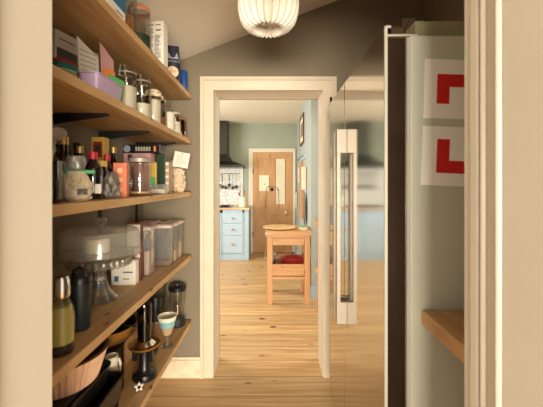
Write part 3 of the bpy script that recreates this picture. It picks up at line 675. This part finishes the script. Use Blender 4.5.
for i in range(5): b.box(-.038, -.0312, .015+i*.036, .038, -.0302, .028+i*.036)
b.build('stripes', M['paper'], t)
t = thing('plastic_tub', 'low clear tub with white contents on the middle shelf', 'tub', (-.59, 1.655, S3))
tub(MB(), -.042, -.03, .042, .03, .05, .004, .002, .008).build('tub_body', M['acr'], t, True); MB().box(-.036, -.024, .003, .036, .024, .026, bev=.003).build('contents', M['flour'], t)
t = thing('pasta_bag', 'clear bag of shell pasta with a white paper tag', 'bag', (-.588, 1.985, S3), R(14))
MB().blob(.040, .028, .148, 21, .14, .7).build('pouch', M['nuts'], t, True); pieces(t, .041, .030, .155, 130, .012, M['shellp'], 'pasta_pieces', 6)
q = MB().box(-.046, -.0008, 0, .046, .0008, .095); q.build('paper_tag', M['paper'], t, loc=(.012, -.036, .155)).rotation_euler = (R(-6), R(10), 0)
q = MB(); rr = random.Random(8)
for i in range(5): q.box(-.03, -.0018, .02+i*.012, .02+rr.uniform(-.01, .012), -.001, .0235+i*.012)
q.box(-.008, -.0018, .082, .008, -.001, .09); q.build('handwriting', M['faint'], t, loc=(.012, -.036, .155)).rotation_euler = (R(-6), R(10), 0)
MB().blob(.03, .014, .05, 31, .2, .8).build('bag_top', M['bagplastic'], t, True, None, (-.02, 0, .15))
t = thing('snack_bag', 'crumpled clear bag between the striped box and shell pasta', 'bag', (-.62, 1.915, S3)); MB().blob(.028, .024, .185, 41, .18, .6).build('pouch', M['bagplastic'], t, True)

# ---- cake stand shelf
t = thing('oil_bottle', 'glass carafe of yellow-green oil with chrome top, nearest', 'bottle', (-.592, .89, S4))
MB().lathe([(0, 0), (.030, 0), (.034, .01), (.034, .10), (.028, .135), (.020, .15), (.020, .16), (0, .16)], 32).build('glass_body', M['clear'], t, True)
MB().lathe([(0, .004), (.028, .004), (.031, .012), (.031, .03), (0, .03)], 28).build('dark_base', M['blackm'], t, True)
MB().lathe([(0, .031), (.031, .031), (.031, .10), (.025, .132), (.0, .135)], 28).build('contents', M['olive_oil'], t, True)
MB().lathe([(0, .158), (.021, .158), (.023, .164), (.021, .205), (.016, .214), (0, .216)], 28).build('cap', M['chrome'], t, True)
t = thing('travel_flask', 'dark flask with looped lid beside the oil carafe', 'flask', (-.630, 1.04, S4))
MB().lathe([(0, 0), (.029, 0), (.031, .004), (.034, .13), (.034, .15), (0, .15)], 32).build('flask_body', M['greenblk'], t, True)
MB().lathe([(0, .15), (.036, .15), (.036, .17), (.033, .174), (0, .174)], 32).build('lid', M['black'], t, True)
MB().tube([(.022, 0, .172), (.018, 0, .192), (0, 0, .20), (-.018, 0, .192), (-.022, 0, .172)], .006).build('loop', M['black'], t, True)
cs = thing('cake_stand', 'large pressed-glass cake stand under a cloudy dome with knob', 'cake stand', (-.698, 1.29, S4))
flute = lambda a, r, z: 1 + .08*math.cos(8*a)
MB().lathe([(0, 0), (.060, 0), (.062, .006), (.052, .02), (.036, .04), (.026, .065), (.020, .10), (.020, .14), (.028, .16), (.045, .178), (0, .178)], 64, mod=flute).build('pedestal', M['cutglass'], cs, True)
b = MB().lathe([(0, .178), (.10, .18), (.152, .184), (.158, .190), (.154, .195), (.0, .190)], 64); b.build('plate', M['cutglass'], cs, True)
b = MB()
for i in range(26):
    a = 2*PI*i/26; b.lathe([(0, .140), (.012, .145), (.018, .160), (.014, .176), (0, .179)], 10, cx=.105*math.cos(a), cy=.105*math.sin(a))
b.build('beaded_skirt', M['cutglass'], cs, True)
MB().lathe([(.160, .196), (.154, .199), (.152, .22), (.150, .262), (.142, .286), (.118, .298), (.02, .303), (0, .303)], 64).build('dome', M['dome'], cs, True)
MB().lathe([(.012, .303), (.012, .306), (.020, .312), (.026, .325), (.022, .338), (0, .342)], 24).build('dome_knob', M['cutglass'], cs, True)
ck = tag(MB().lathe([(0, 0), (.044, 0), (.046, .004), (.046, .052), (.043, .056), (0, .056)], 32).build('cake', M['candle'], None, True, None, (-.715, 1.30, S4+.1955)), 'small pale round cheese or cake under the cloudy dome', 'cake')
t = carton('food_pouch', 'white pouch with small blue print beneath the cake stand', -.752, 1.475, S4, -.635, 1.52, S4+.118, M['paper'], bev=.008)
MB().box(-.04, -.0235, .02, -.02, -.0224, .045).build('print', M['bluecard'], t); b = MB(); b.box(.0, -.0235, .06, .045, -.0224, .066); b.box(.0, -.0235, .03, .03, -.0224, .034); b.build('printed_text', M['ink'], t)
t = thing('glaze_pot', 'tiny blue pot with white lid behind the glass pedestal', 'pot', (-.785, 1.445, S4)); MB().lathe([(0, 0), (.018, 0), (.022, .01), (.022, .04), (0, .04)], 24).build('pot_body', M['bluecard'], t, True); MB().lathe([(0, .04), (.023, .04), (.022, .052), (0, .054)], 24).build('lid', M['paper'], t, True)
t = carton('chocolate_packet', 'tall brown and white packet right of the cake dome', -.712, 1.555, S4, -.645, 1.59, S4+.285, M['brownpack'], bev=.004)
MB().box(-.032, -.019, .17, .032, -.0177, .275).box(.005, -.019, .11, .03, -.0177, .16).build('white_panel', M['paper'], t); MB().box(-.032, -.019, .15, -.005, -.0177, .168).build('teal_print', M['cyan'], t)
def container(x0, y0, x1, y1, h, label, cont=None, fill=.3):
    cx, cy = (x0+x1)/2, (y0+y1)/2
    t = thing('cereal_container', label, 'container', (cx, cy, S4), 0, 'clear lidded food containers')
    a, c = (x1-x0)/2, (y1-y0)/2
    tub(MB(), -a+.004, -c+.004, a-.004, c-.004, h-.018, .003, .002, .012).build('container_body', M['acr'], t, True)
    MB().box(-a, -c, h-.02, a, c, h-.004, bev=.005).box(-a+.008, -c+.008, h-.004, a-.008, c-.008, h, bev=.001).build('lid', M['palepink'], t)
    if cont: MB().box(-a+.012, -c+.012, .004, a-.012, c-.012, h*fill, bev=.004).build('contents', cont, t)
    return t
container(-.688, 1.815, -.578, 1.905, .24, 'nearest wide clear container with pale lid and brown grains', M['amberc'], .12)
container(-.688, 1.915, -.578, 2.01, .24, 'wide clear container second from the far wall, pale lid', M['oats'], .3)
container(-.688, 2.02, -.578, 2.115, .24, 'wide clear container against the far wall, pale lid', M['oats'], .45)
container(-.672, 1.62, -.622, 1.72, .255, 'narrow tall clear container right of the brown packet', M['palepink'], .5)
container(-.81, 1.63, -.70, 1.72, .245, 'clear container at the wall behind the brown packet', M['brownpack'], .5)
container(-.81, 1.73, -.70, 1.82, .245, 'clear container at the wall, second of the back row', M['nuts'], .4)
container(-.81, 1.83, -.70, 1.92, .245, 'clear container at the wall, third of the back row', M['oats'], .6)
container(-.81, 1.93, -.70, 2.02, .245, 'clear container at the wall, last of the back row', M['flour'], .5)

# ---- lowest shelf
t = thing('glass_blender', 'glass blender jug with black lid at the far end, lowest shelf', 'blender', (-.612, 2.05, S5))
MB().lathe([(0, 0), (.048, 0), (.05, .01), (.044, .05), (.038, .058), (0, .058)], 32).build('base', M['blackm'], t, True)
MB().lathe([(.036, .058), (.042, .08), (.052, .23), (.050, .23), (.040, .082), (0, .07)], 32).build('glass_jug', M['clear'], t, True)
MB().lathe([(0, .228), (.055, .228), (.056, .25), (.045, .258), (.022, .26), (.02, .268), (0, .268)], 32).build('lid', M['black'], t, True)
MB().tube([(-.05, -.01, .21), (-.078, -.02, .205), (-.084, -.02, .15), (-.075, -.02, .09), (-.042, -.01, .085)], .006).build('handle', M['clear'], t, True)
MB().tube([(0, 0, .06), (0, 0, .13)], .007).box(-.022, -.004, .075, .022, .004, .082).build('blade', M['chrome'], t)
t = thing('travel_mug', 'dark travel mug with steel lower half on the lowest shelf', 'mug', (-.70, 1.905, S5))
MB().lathe([(0, 0), (.031, 0), (.033, .003), (.034, .095), (0, .095)], 32).build('steel_base', M['chrome'], t, True)
MB().lathe([(0, .095), (.0345, .095), (.036, .22), (.034, .235), (0, .238)], 32).build('upper_body', M['black'], t, True)
jar('tall clear jar with dark lid between travel mug and blender', -.722, 2.07, S5, .036, .27, M['amberc'], .2, M['black'])
t = thing('goblet', 'flared pale blue and cream sundae goblet on a glass foot', 'goblet', (-.59, 1.785, S5))
MB().lathe([(0, .004), (.034, 0), (.034, .004), (.012, .010), (.007, .03), (.012, .055), (.018, .065), (0, .066)], 32).build('glass_foot', M['cutglass'], t, True)
MB().lathe([(0, .066), (.022, .068), (.034, .10), (.040, .115)], 32).build('lower_bowl', M['tan'], t, True)
MB().lathe([(.040, .115), (.046, .145), (.0475, .148)], 32).build('blue_band', M['cyan'], t, True)
MB().lathe([(.0475, .148), (.053, .172), (.050, .172), (.045, .148), (.02, .08), (0, .075)], 32).build('cream_rim', M['stone'], t, True)
t = thing('glass_bowl', 'shallow pale green glass bowl behind the black juicer', 'bowl', (-.655, 1.675, S5)); MB().lathe([(0, 0), (.03, 0), (.05, .025), (.062, .06), (.059, .06), (.046, .027), (.026, .004), (0, .004)], 36).build('bowl_body', M['greenglass'], t, True)
t = thing('citrus_juicer', 'black juicer with brass tray and dark cup, lowest shelf', 'juicer', (-.603, 1.50, S5))
MB().lathe([(0, 0), (.054, 0), (.056, .012), (.050, .026), (.032, .034), (.026, .045), (.024, .13), (.03, .138), (0, .138)], 40).build('base', M['black'], t, True)
MB().lathe([(0, .138), (.05, .138), (.072, .152), (.074, .160), (.070, .161), (.05, .148), (0, .146)], 40).build('tray', M['brass'], t, True, 'brass-coloured tray')
MB().lathe([(0, .146), (.045, .149), (.05, .158), (.034, .170), (.030, .175), (0, .175)], 32).build('steel_collar', M['chrome'], t, True)
MB().lathe([(0, .175), (.030, .175), (.031, .22), (.034, .33), (.031, .348), (0, .352)], 32).build('cup', M['darkglass'], t, True)
MB().lathe([(0, .176), (.026, .176), (.027, .25), (0, .26)], 24).build('cone', M['blackm'], t, True)
MB().box(-.05, -.02, .085, -.03, .0, .125).box(.028, -.02, .08, .045, 0, .13).build('side_lugs', M['black'], t)
pt = thing('stock_pot', 'black lidded pot beneath the dark mixing bowl', 'pot', (-.742, 1.39, S5))
MB().lathe([(0, 0), (.08, 0), (.085, .008), (.085, .20), (0, .20)], 36).build('pot_body', M['bakeblk'], pt, True)
MB().lathe([(0, .215), (.07, .212), (.087, .202), (.087, .198), (0, .2)], 36).build('lid', M['black'], pt, True)
bw = thing('mixing_bowl', 'wide brass-bottomed dark bowl resting on the black pot', 'bowl', (-.725, 1.385, S5+.2145))
MB().lathe([(0, 0), (.05, .0), (.085, .018), (.112, .05), (.125, .085)], 40).build('outer_shell', M['brass'], bw, True)
MB().lathe([(.125, .085), (.122, .086), (.108, .052), (.08, .022), (0, .006)], 40).build('inner_shell', M['blackm'], bw, True)
MB().box(.085, -.02, .079, .145, -.008, .088, bev=.003).build('handle', M['black'], bw)
t = carton('wooden_crate', 'low wooden crate at the wall on the lowest shelf', -.86, 1.55, S5, -.735, 1.84, S5+.12, M['pineh'], cat='crate')
# bakeware stack at the near end
def tin(z, y0, y1, x0, x1, h, label, m=M['bakeblk'], fl=.012):
    t = thing('roasting_tin', label, 'roasting tin', ((x0+x1)/2, (y0+y1)/2, z), 0, 'stacked black roasting tins')
    a, c = (x1-x0)/2, (y1-y0)/2
    tub(MB(), -a, -c, a, c, h, fl, .003, .03, 8).build('tin_body', m, t, True); return t
tin(S5, .80, 1.20, -.845, -.575, .09, 'bottom black roasting tin of the stack, lowest shelf')
tin(S5+.0905, .80, 1.225, -.85, -.565, .10, 'deep black roasting tin on top of another, rounded corners')
tin(S5+.191, .86, 1.175, -.83, -.59, .068, 'smallest black tin directly under the ridged dish')
bt = tag(MB().box(-.82, .88, S5+.2595, -.60, 1.165, S5+.264, bev=.002).build('baking_sheet', M['blackm']), 'flat black baking sheet lying between roasting tin and ridged dish', 'baking sheet')
t = thing('pie_dish', 'ridged copper-brown round dish on the black bakeware', 'dish', (-.69, 1.04, S5+.2645))
NF = 44
MB().lathe([(0, 0), (.100, 0), (.106, .006), (.132, .094), (.137, .097)], NF*4, mod=lambda a, r, z: 1 + (.03*math.cos(NF*a) if .004 < z < .095 else 0)).build('ridged_side', M['copper'], t, False)
MB().lathe([(.137, .097), (.139, .101), (.129, .102), (.12, .07), (.10, .012), (0, .01)], 64).build('inner_glaze', M['darkwood'], t, True)
t = thing('white_jug', 'small white jug with curled handle behind the roasting tins', 'jug', (-.645, 1.275, S5))
MB().lathe([(0, 0), (.021, 0), (.022, .01), (.022, .12), (.024, .215), (.025, .222), (.022, .222), (.02, .12), (.02, .01), (0, .008)], 32).build('jug_body', M['stone'], t, True)
MB().tube([(.02, -.004, .205), (.033, -.006, .214), (.038, -.006, .195), (.036, -.006, .16), (.02, -.004, .14)], .005).build('handle', M['stone'], t, True)
t = thing('cookie_cutter', 'small pale star-shaped cutter beside the black juicer', 'cutter', (-.585, 1.395, S5), R(25))
st_ = [((.022 if k % 2 == 0 else .011)*math.cos(PI/2+k*PI/5), .0215+(.022 if k % 2 == 0 else .011)*math.sin(PI/2+k*PI/5)) for k in range(10)]
MB().prism(st_, 1, -.006, .006).build('star', M['whitepl'], t); MB().lathe([(0, 0), (.008, 0), (.008, .001), (0, .001)], 12).build('hole', M['blackm'], t, False, None, (0, -.0062, .0215)).rotation_euler = (R(90), 0, 0)

# ------------------------------------------------------------ kitchen
def drawer_unit(x0, x1, label, fronts, hasdoor=False):
    t = thing('base_cabinet', label, 'cabinet', (x0, 5.43, 0), 0, 'pale blue base cabinets')
    w_ = x1-x0
    b = MB(); b.box(0, .02, .10, w_, .64, .86); b.box(0, .0, .81, w_, .02, .86); b.box(0, 0, .1, .02, .02, .86); b.box(w_-.02, 0, .1, w_, .02, .86)
    b.build('carcass', M['blued'], t); MB().box(0, .01, 0, w_, .05, .10).build('plinth', M['blued'], t)
    for z0, z1 in fronts:
        d = MB().box(.023, .0, z0+.003, w_-.023, .019, z1-.003, bev=.002).build('door' if z1-z0 > .5 else 'drawer', M['blue'], t)
        k = MB().lathe([(0, 0), (.008, 0), (.008, .014), (.02, .02), (.02, .03), (0, .035)], 16).build('knob', M['knobw'], d, True, None, (w_/2, 0, (z0+z1)/2)); k.rotation_euler = (R(90), 0, 0)
    return t
drawer_unit(-.865, -.485, 'pale blue drawer unit with three round wooden knobs', ((.63, .81), (.425, .63), (.12, .425)))
drawer_unit(-1.47, -.87, 'pale blue double cupboard left of the drawers, under the hood', ((.12, .81),))
drawer_unit(-2.07, -1.475, 'pale blue cupboard at the far left of the kitchen run', ((.12, .81),))
tag(MB().box(-.484, 5.44, 0, -.40, 6.07, .86, bev=.002).build('end_panel', M['blued']), 'plain pale blue end panel beside the drawers and door', 'panel')
tag(MB().box(-2.1, 5.41, .861, -.385, 6.07, .895, bev=.003).build('kitchen_worktop', M['kworktop']), 'pale wooden worktop over the blue kitchen cabinets', 'worktop')
hb = thing('hob', 'black hob set in the kitchen worktop under the hood', 'hob', (-.98, 5.50, .895))
MB().box(-.33, 0, 0, .27, .45, .008, bev=.002).build('glass_top', M['hoodb'], hb)
for x in (-.2, .12):
    for y in (.12, .33): MB().lathe([(.05, .008), (.09, .008), (.09, .022), (.05, .022), (.05, .008)], 20).build('pan_support', M['blackm'], hb, False, None, (x, y, 0))
hd = thing('cooker_hood', 'dark steel cooker hood with chimney above the hob', 'cooker hood', (-.97, 0, 0))
MB().box(-.15, 5.80, 1.84, .15, 6.08, 2.464, bev=.002).build('chimney', M['hoodm'], hd)
b = MB(); A = [b.bm.verts.new(p) for p in ((-.15, 5.79, 1.85), (.15, 5.79, 1.85), (.15, 6.08, 1.85), (-.15, 6.08, 1.85))]
Bm = [b.bm.verts.new(p) for p in ((-.46, 5.59, 1.64), (.46, 5.59, 1.64), (.46, 6.08, 1.64), (-.46, 6.08, 1.64))]
mid = [b.bm.verts.new(p) for p in ((-.24, 5.70, 1.72), (.24, 5.70, 1.72), (.24, 6.08, 1.72), (-.24, 6.08, 1.72))]
for P, Q in ((A, mid), (mid, Bm)):
    for i in range(4): b.bm.faces.new((P[i], P[(i+1) % 4], Q[(i+1) % 4], Q[i]))
b.bm.faces.new(A); b.bm.faces.new(Bm[::-1]); b.build('canopy', M['hoodb'], hd)
MB().box(-.46, 5.585, 1.60, .46, 6.08, 1.64, bev=.002).build('rim', M['hoodm'], hd)
struct(MB().box(-1.6, 6.066, .896, -.555, 6.08, 1.62).build('trim_8', M['tile']))
tag(MB().tube([(-1.47, 6.03, 1.50), (-.60, 6.03, 1.50)], .006).box(-1.42, 6.03, 1.495, -1.41, 6.066, 1.505).box(-.64, 6.03, 1.495, -.63, 6.066, 1.505).build('utensil_rail', M['steelbar']), 'steel rail for utensils on the tiles under the hood', 'rail')
hm = [M['mustard'], M['blued'], M['spoon'], M['stone'], M['spoon'], M['orange'], M['stone'], M['spoon'], M['tan'], M['steelbar']]
nm = ['mustard-handled ladle', 'blue-handled slotted spoon', 'dark-handled round spoon', 'cream-handled spatula', 'short dark ladle', 'orange-handled masher', 'white-handled whisk', 'black-handled spoon', 'tan wooden-handled skimmer', 'thin steel-handled ladle']
for i in range(10):
    x = -.675 - i*.066; L_ = .30 + .03*math.sin(i*2.3)
    u = thing('hanging_utensil', nm[i] + ' hanging on the rail', 'utensil', (x, 6.018, 1.515-L_), 0, 'utensils on the kitchen rail')
    MB().box(-.007, -.004, L_*.45, .007, .004, L_-.03, bev=.002).build('handle', hm[i], u)
    MB().tube([(0, 0, .05), (0, 0, L_-.03), (0, -.002, L_-.012), (0, .008, L_-.003), (0, .013, L_-.014)], .003, 6).build('shaft', M['steelbar'], u)
    MB().lathe([(0, -.010), (.021, -.006), (.033, .007), (.030, .007), (0, -.003)], 16).build('head', M['spoon'], u, True, None, (0, -.006, .036)).rotation_euler = (R(80), 0, 0)
cr = thing('utensil_crock', 'cream stoneware crock full of wooden spoons on the worktop', 'crock', (-.525, 5.72, .895))
MB().lathe([(0, 0), (.068, 0), (.074, .006), (.074, .165), (.078, .17), (.076, .18), (.068, .18), (.066, .01), (0, .01)], 32).build('pot', M['stone'], cr, True)
b = MB()
for i in range(16):
    a = 2*PI*i/16
    for z in (.05, .12): b.lathe([(0, z-.006), (.006, z), (0, z+.006)], 6, cx=.0742*math.cos(a), cy=.0742*math.sin(a))
b.build('spots', M['spoon'], cr)
for i, (a, ln, mm, nn) in enumerate(((20, .25, 'knobw', 'pale spoon leaning left'), (80, .27, 'darkwood', 'dark wooden spoon'), (140, .29, 'tan', 'tan spatula'), (200, .24, 'dkred', 'red-handled spatula'), (300, .26, 'knobw', 'pale spoon at the front'))):
    ca, sa = math.cos(R(a)), math.sin(R(a)); q = thing('wooden_spoon', nn + ' standing in the cream crock', 'spoon', (-.525+.02*ca, 5.72+.02*sa, .907), 0, 'spoons in the crock')
    MB().tube([(0, 0, .0), (.042*ca, .042*sa, ln*.8), (.052*ca, .052*sa, ln)], .006, 8, rs=[.005, .006, .016]).build('spoon_body', M[mm], q, True)
# butcher's block trolley
TX0, TX1, TY0, TY1 = -.054, .412, 3.42, 3.88
tr = thing('butchers_trolley', 'pine butcher block trolley with drawer in the kitchen', 'trolley', (0, 0, 0))
MB().box(-.072, 3.40, .738, .428, 3.90, .795, bev=.003).build('block_top', M['pineh'], tr)
for x0 in (TX0, TX1-.06):
    for y0 in (TY0, TY1-.06): MB().box(x0, y0, 0, x0+.06, y0+.06, .738, bev=.003).build('leg', M['pine'], tr)
dw = MB().box(TX0+.062, TY0+.006, .642, TX1-.062, TY0+.026, .716, bev=.002).build('drawer', M['pineh'], tr); MB().box(TX0+.07, TY0+.03, .65, TX1-.07, TY1-.07, .70).build('drawer_box', M['pineh'], dw)
MB().box(TX0+.06, TY0+.01, .718, TX1-.06, TY0+.04, .738).box(TX0+.01, TY0+.06, .64, TX0+.04, TY1-.06, .738).box(TX1-.04, TY0+.06, .64, TX1-.01, TY1-.06, .738).box(TX0+.06, TY1-.04, .64, TX1-.06, TY1-.01, .738).build('apron', M['pineh'], tr)
MB().box(TX0+.06, TY0+.012, .315, TX1-.06, TY0+.03, .435, bev=.002).build('shelf_front', M['pineh'], tr)
MB().box(TX0+.01, TY0+.06, .315, TX0+.028, TY1-.06, .435).box(TX1-.028, TY0+.06, .315, TX1-.01, TY1-.06, .435).box(TX0+.06, TY1-.03, .315, TX1-.06, TY1-.012, .435).build('shelf_sides', M['pineh'], tr)
MB().box(TX0+.03, TY0+.032, .315, TX1-.03, TY1-.032, .33).build('shelf_base', M['pineh'], tr)
MB().box(TX0+.06, TY0+.004, .272, TX1-.06, TY0+.034, .302, bev=.002).box(TX0+.015, TY0+.06, .272, TX0+.045, TY1-.06, .302).box(TX1-.045, TY0+.06, .272, TX1-.015, TY1-.06, .302).build('rail', M['pineh'], tr)
for x0, x1 in ((-.074, .0), (.356, .430)):
    MB().box(x0, 3.3975, .765, x1, 3.3998, .776).build('corner_strap', M['steelbar'], tr)
MB().tube([(-.054, 3.45, .50), (-.078, 3.45, .50), (-.078, 3.85, .50), (-.054, 3.85, .50)], .004).build('towel_bar', M['steelbar'], tr, True)
rb = tag(MB().lathe([(0, 0), (.13, 0), (.175, .008), (.188, .018), (.186, .024), (.17, .021), (0, .017)], 48).build('round_board', M['board'], None, True, None, (.085, 3.63, .7955)), 'round pale wooden board lying on the butcher block', 'board')
t = thing('green_pot', 'tiny green and white dish on the corner of the butcher block', 'dish', (.345, 3.56, .7955)); MB().lathe([(0, 0), (.04, 0), (.052, .022), (.048, .024), (.036, .005), (0, .004)], 24).build('dish_body', M['stone'], t, True); MB().lathe([(0, .014), (.042, .016), (.04, .034), (0, .036)], 20).build('lid', M['grn'], t, True)
t = thing('casserole', 'shallow red enamel casserole on the trolley shelf', 'pan', (.235, 3.62, .331)); MB().lathe([(0, 0), (.10, 0), (.118, .01), (.122, .13), (.124, .135), (0, .135)], 40).build('pot_body', M['castred'], t, True)
MB().lathe([(.126, .134), (.126, .142), (.10, .158), (.05, .17), (0, .173)], 40).build('lid', M['castred'], t, True); MB().lathe([(0, .172), (.008, .173), (.008, .182), (.022, .188), (.02, .196), (0, .198)], 20).build('knob', M['black'], t, True)
MB().box(-.15, -.03, .11, -.12, .03, .122, bev=.004).box(.12, -.03, .11, .137, .03, .122, bev=.004).build('side_handles', M['castred'], t)
t = thing('dried_flowers', 'small heap of grey dried seed heads left of red pan', 'dried flowers', (.022, 3.56, .331), 0)
b = MB(); rr = random.Random(2)
for i in range(26):
    x, y, z = rr.uniform(-.03, .025), rr.uniform(-.05, .05), rr.uniform(.10, .18); b.tube([(0+rr.uniform(-.01, .01), 0, .0), (x, y, z)], .0015, 4)
b.build('stems', M['spoon'], t)
b = MB()
for i in range(40):
    x, y, z = rr.uniform(-.035, .03), rr.uniform(-.05, .05), rr.uniform(.09, .20); r_ = rr.uniform(.008, .014); b.lathe([(0, z-r_), (r_, z), (0, z+r_)], 7, cx=x, cy=y)
b.build('seed_heads', M['cloth'], t)['kind'] = 'stuff'
# things on the kitchen's right wall (wall plane drifts from x .445 to .475)
def WX(y): return .445 + .03*(y-3.62)/2.46
def walled(name, label, cat, y, z): return thing(name, label, cat, (WX(y)-.001, y, z), 0)
t = walled('picture_frame', 'dark narrow framed picture high on the blue-grey wall', 'picture', 4.72, 2.08)
def wbox(t, nm, m, y0, y1, z0, z1, d0, d1): return MB().box(-d1, y0, z0, -d0, y1, z1, bev=.0).build(nm, m, t)
b = MB(); b.box(-.024, -.27, -.19, -.004, -.24, .23); b.box(-.024, .24, -.19, -.004, .27, .23); b.box(-.024, -.24, -.19, -.004, .24, -.16); b.box(-.024, -.24, .20, -.004, .24, .23); b.build('frame', M['darkwood'], t)
wbox(t, 'print', M['paper2'], -.24, .24, -.16, .20, .005, .014); wbox(t, 'motif', M['photo'], -.12, .12, -.08, .12, .014, .016)
t = walled('framed_mirror', 'tall narrow mirror in a brown wooden frame on the kitchen wall', 'mirror', 4.75, 1.2)
b = MB(); b.box(-.026, -.2, -.40, -.004, -.15, .42); b.box(-.026, .15, -.40, -.004, .2, .42); b.box(-.026, -.15, -.40, -.004, .15, -.20); b.box(-.026, -.15, .37, -.004, .15, .42); b.build('frame', M['dpine'], t)
wbox(t, 'mirror_glass', M['mirror'], -.15, .15, -.20, .37, .005, .016)
t = walled('peg_rail', 'pale blue rail with hooks above the mirror on kitchen wall', 'rail', 4.6, 1.68); wbox(t, 'rail_board', M['blue'], -.45, .45, -.025, .025, .004, .02)
for y in (-.35, -.1, .15, .38): MB().tube([(-.02, y, 0), (-.05, y, -.01), (-.055, y, .015)], .005, 6).build('peg', M['blackm'], t)
t = walled('paper_bag', 'cream bag hanging from the blue rail nearest the corner', 'bag', 4.2, 1.27); wbox(t, 'bag_body', M['paper2'], -.12, .10, -.04, .26, .01, .05); MB().tube([(-.03, -.06, .25), (-.04, -.02, .37), (-.03, .04, .25)], .004, 6).build('strap', M['tan'], t)
t = walled('enamel_tray', 'long oval pale tray hanging below the cream bag', 'tray', 4.12, .93); 
q = MB().lathe([(0, 0), (.11, 0), (.12, .01), (.11, .012), (0, .006)], 32, sy=1.9); o = q.build('tray_body', M['greybag'], t, True); o.rotation_euler = (R(90), 0, R(-90)); o.location = (-.022, 0, .05)
t = walled('note_paper', 'white note pinned at head height beside the far door', 'paper', 5.5, 1.45); wbox(t, 'sheet', M['paper'], -.12, .12, -.12, .14, .004, .006)
t = thing('corner_column', 'slim white column standing in the corner by the pine door', 'stand', (.415, 5.35, 0)); MB().lathe([(0, 0), (.035, 0), (.035, .01), (.008, .02), (.008, .9), (.02, .91), (.022, 1.16), (0, 1.17)], 20).build('column', M['steelbar'], t, True)  # plain pale column without a bulb, not a lamp
# chair beyond the doorway, mostly hidden
ch = thing('kitchen_chair', 'wooden chair with rounded back just right of the doorway', 'chair', (.635, 3.05, 0))
MB().box(-.20, -.2, .43, .2, .2, .455, bev=.01).build('seat', M['pineh'], ch)
for x in (-.17, .17):
    for y in (-.17, .17): MB().tube([(x, y, 0), (x*.92, y*.92, .432)], .017).build('leg', M['pine'], ch, True)
MB().tube([(-.185, .185, .90), (-.1, .225, .925), (0, .235, .93), (.1, .225, .925), (.185, .185, .90)], .02, 10, rs=[.03, .038, .04, .038, .03]).build('top_rail', M['pineh'], ch, True)
for x in (-.16, -.055, .055, .16): MB().tube([(x, .17, .45), (x, .205, .90)], .01).build('spindle', M['pine'], ch, True)
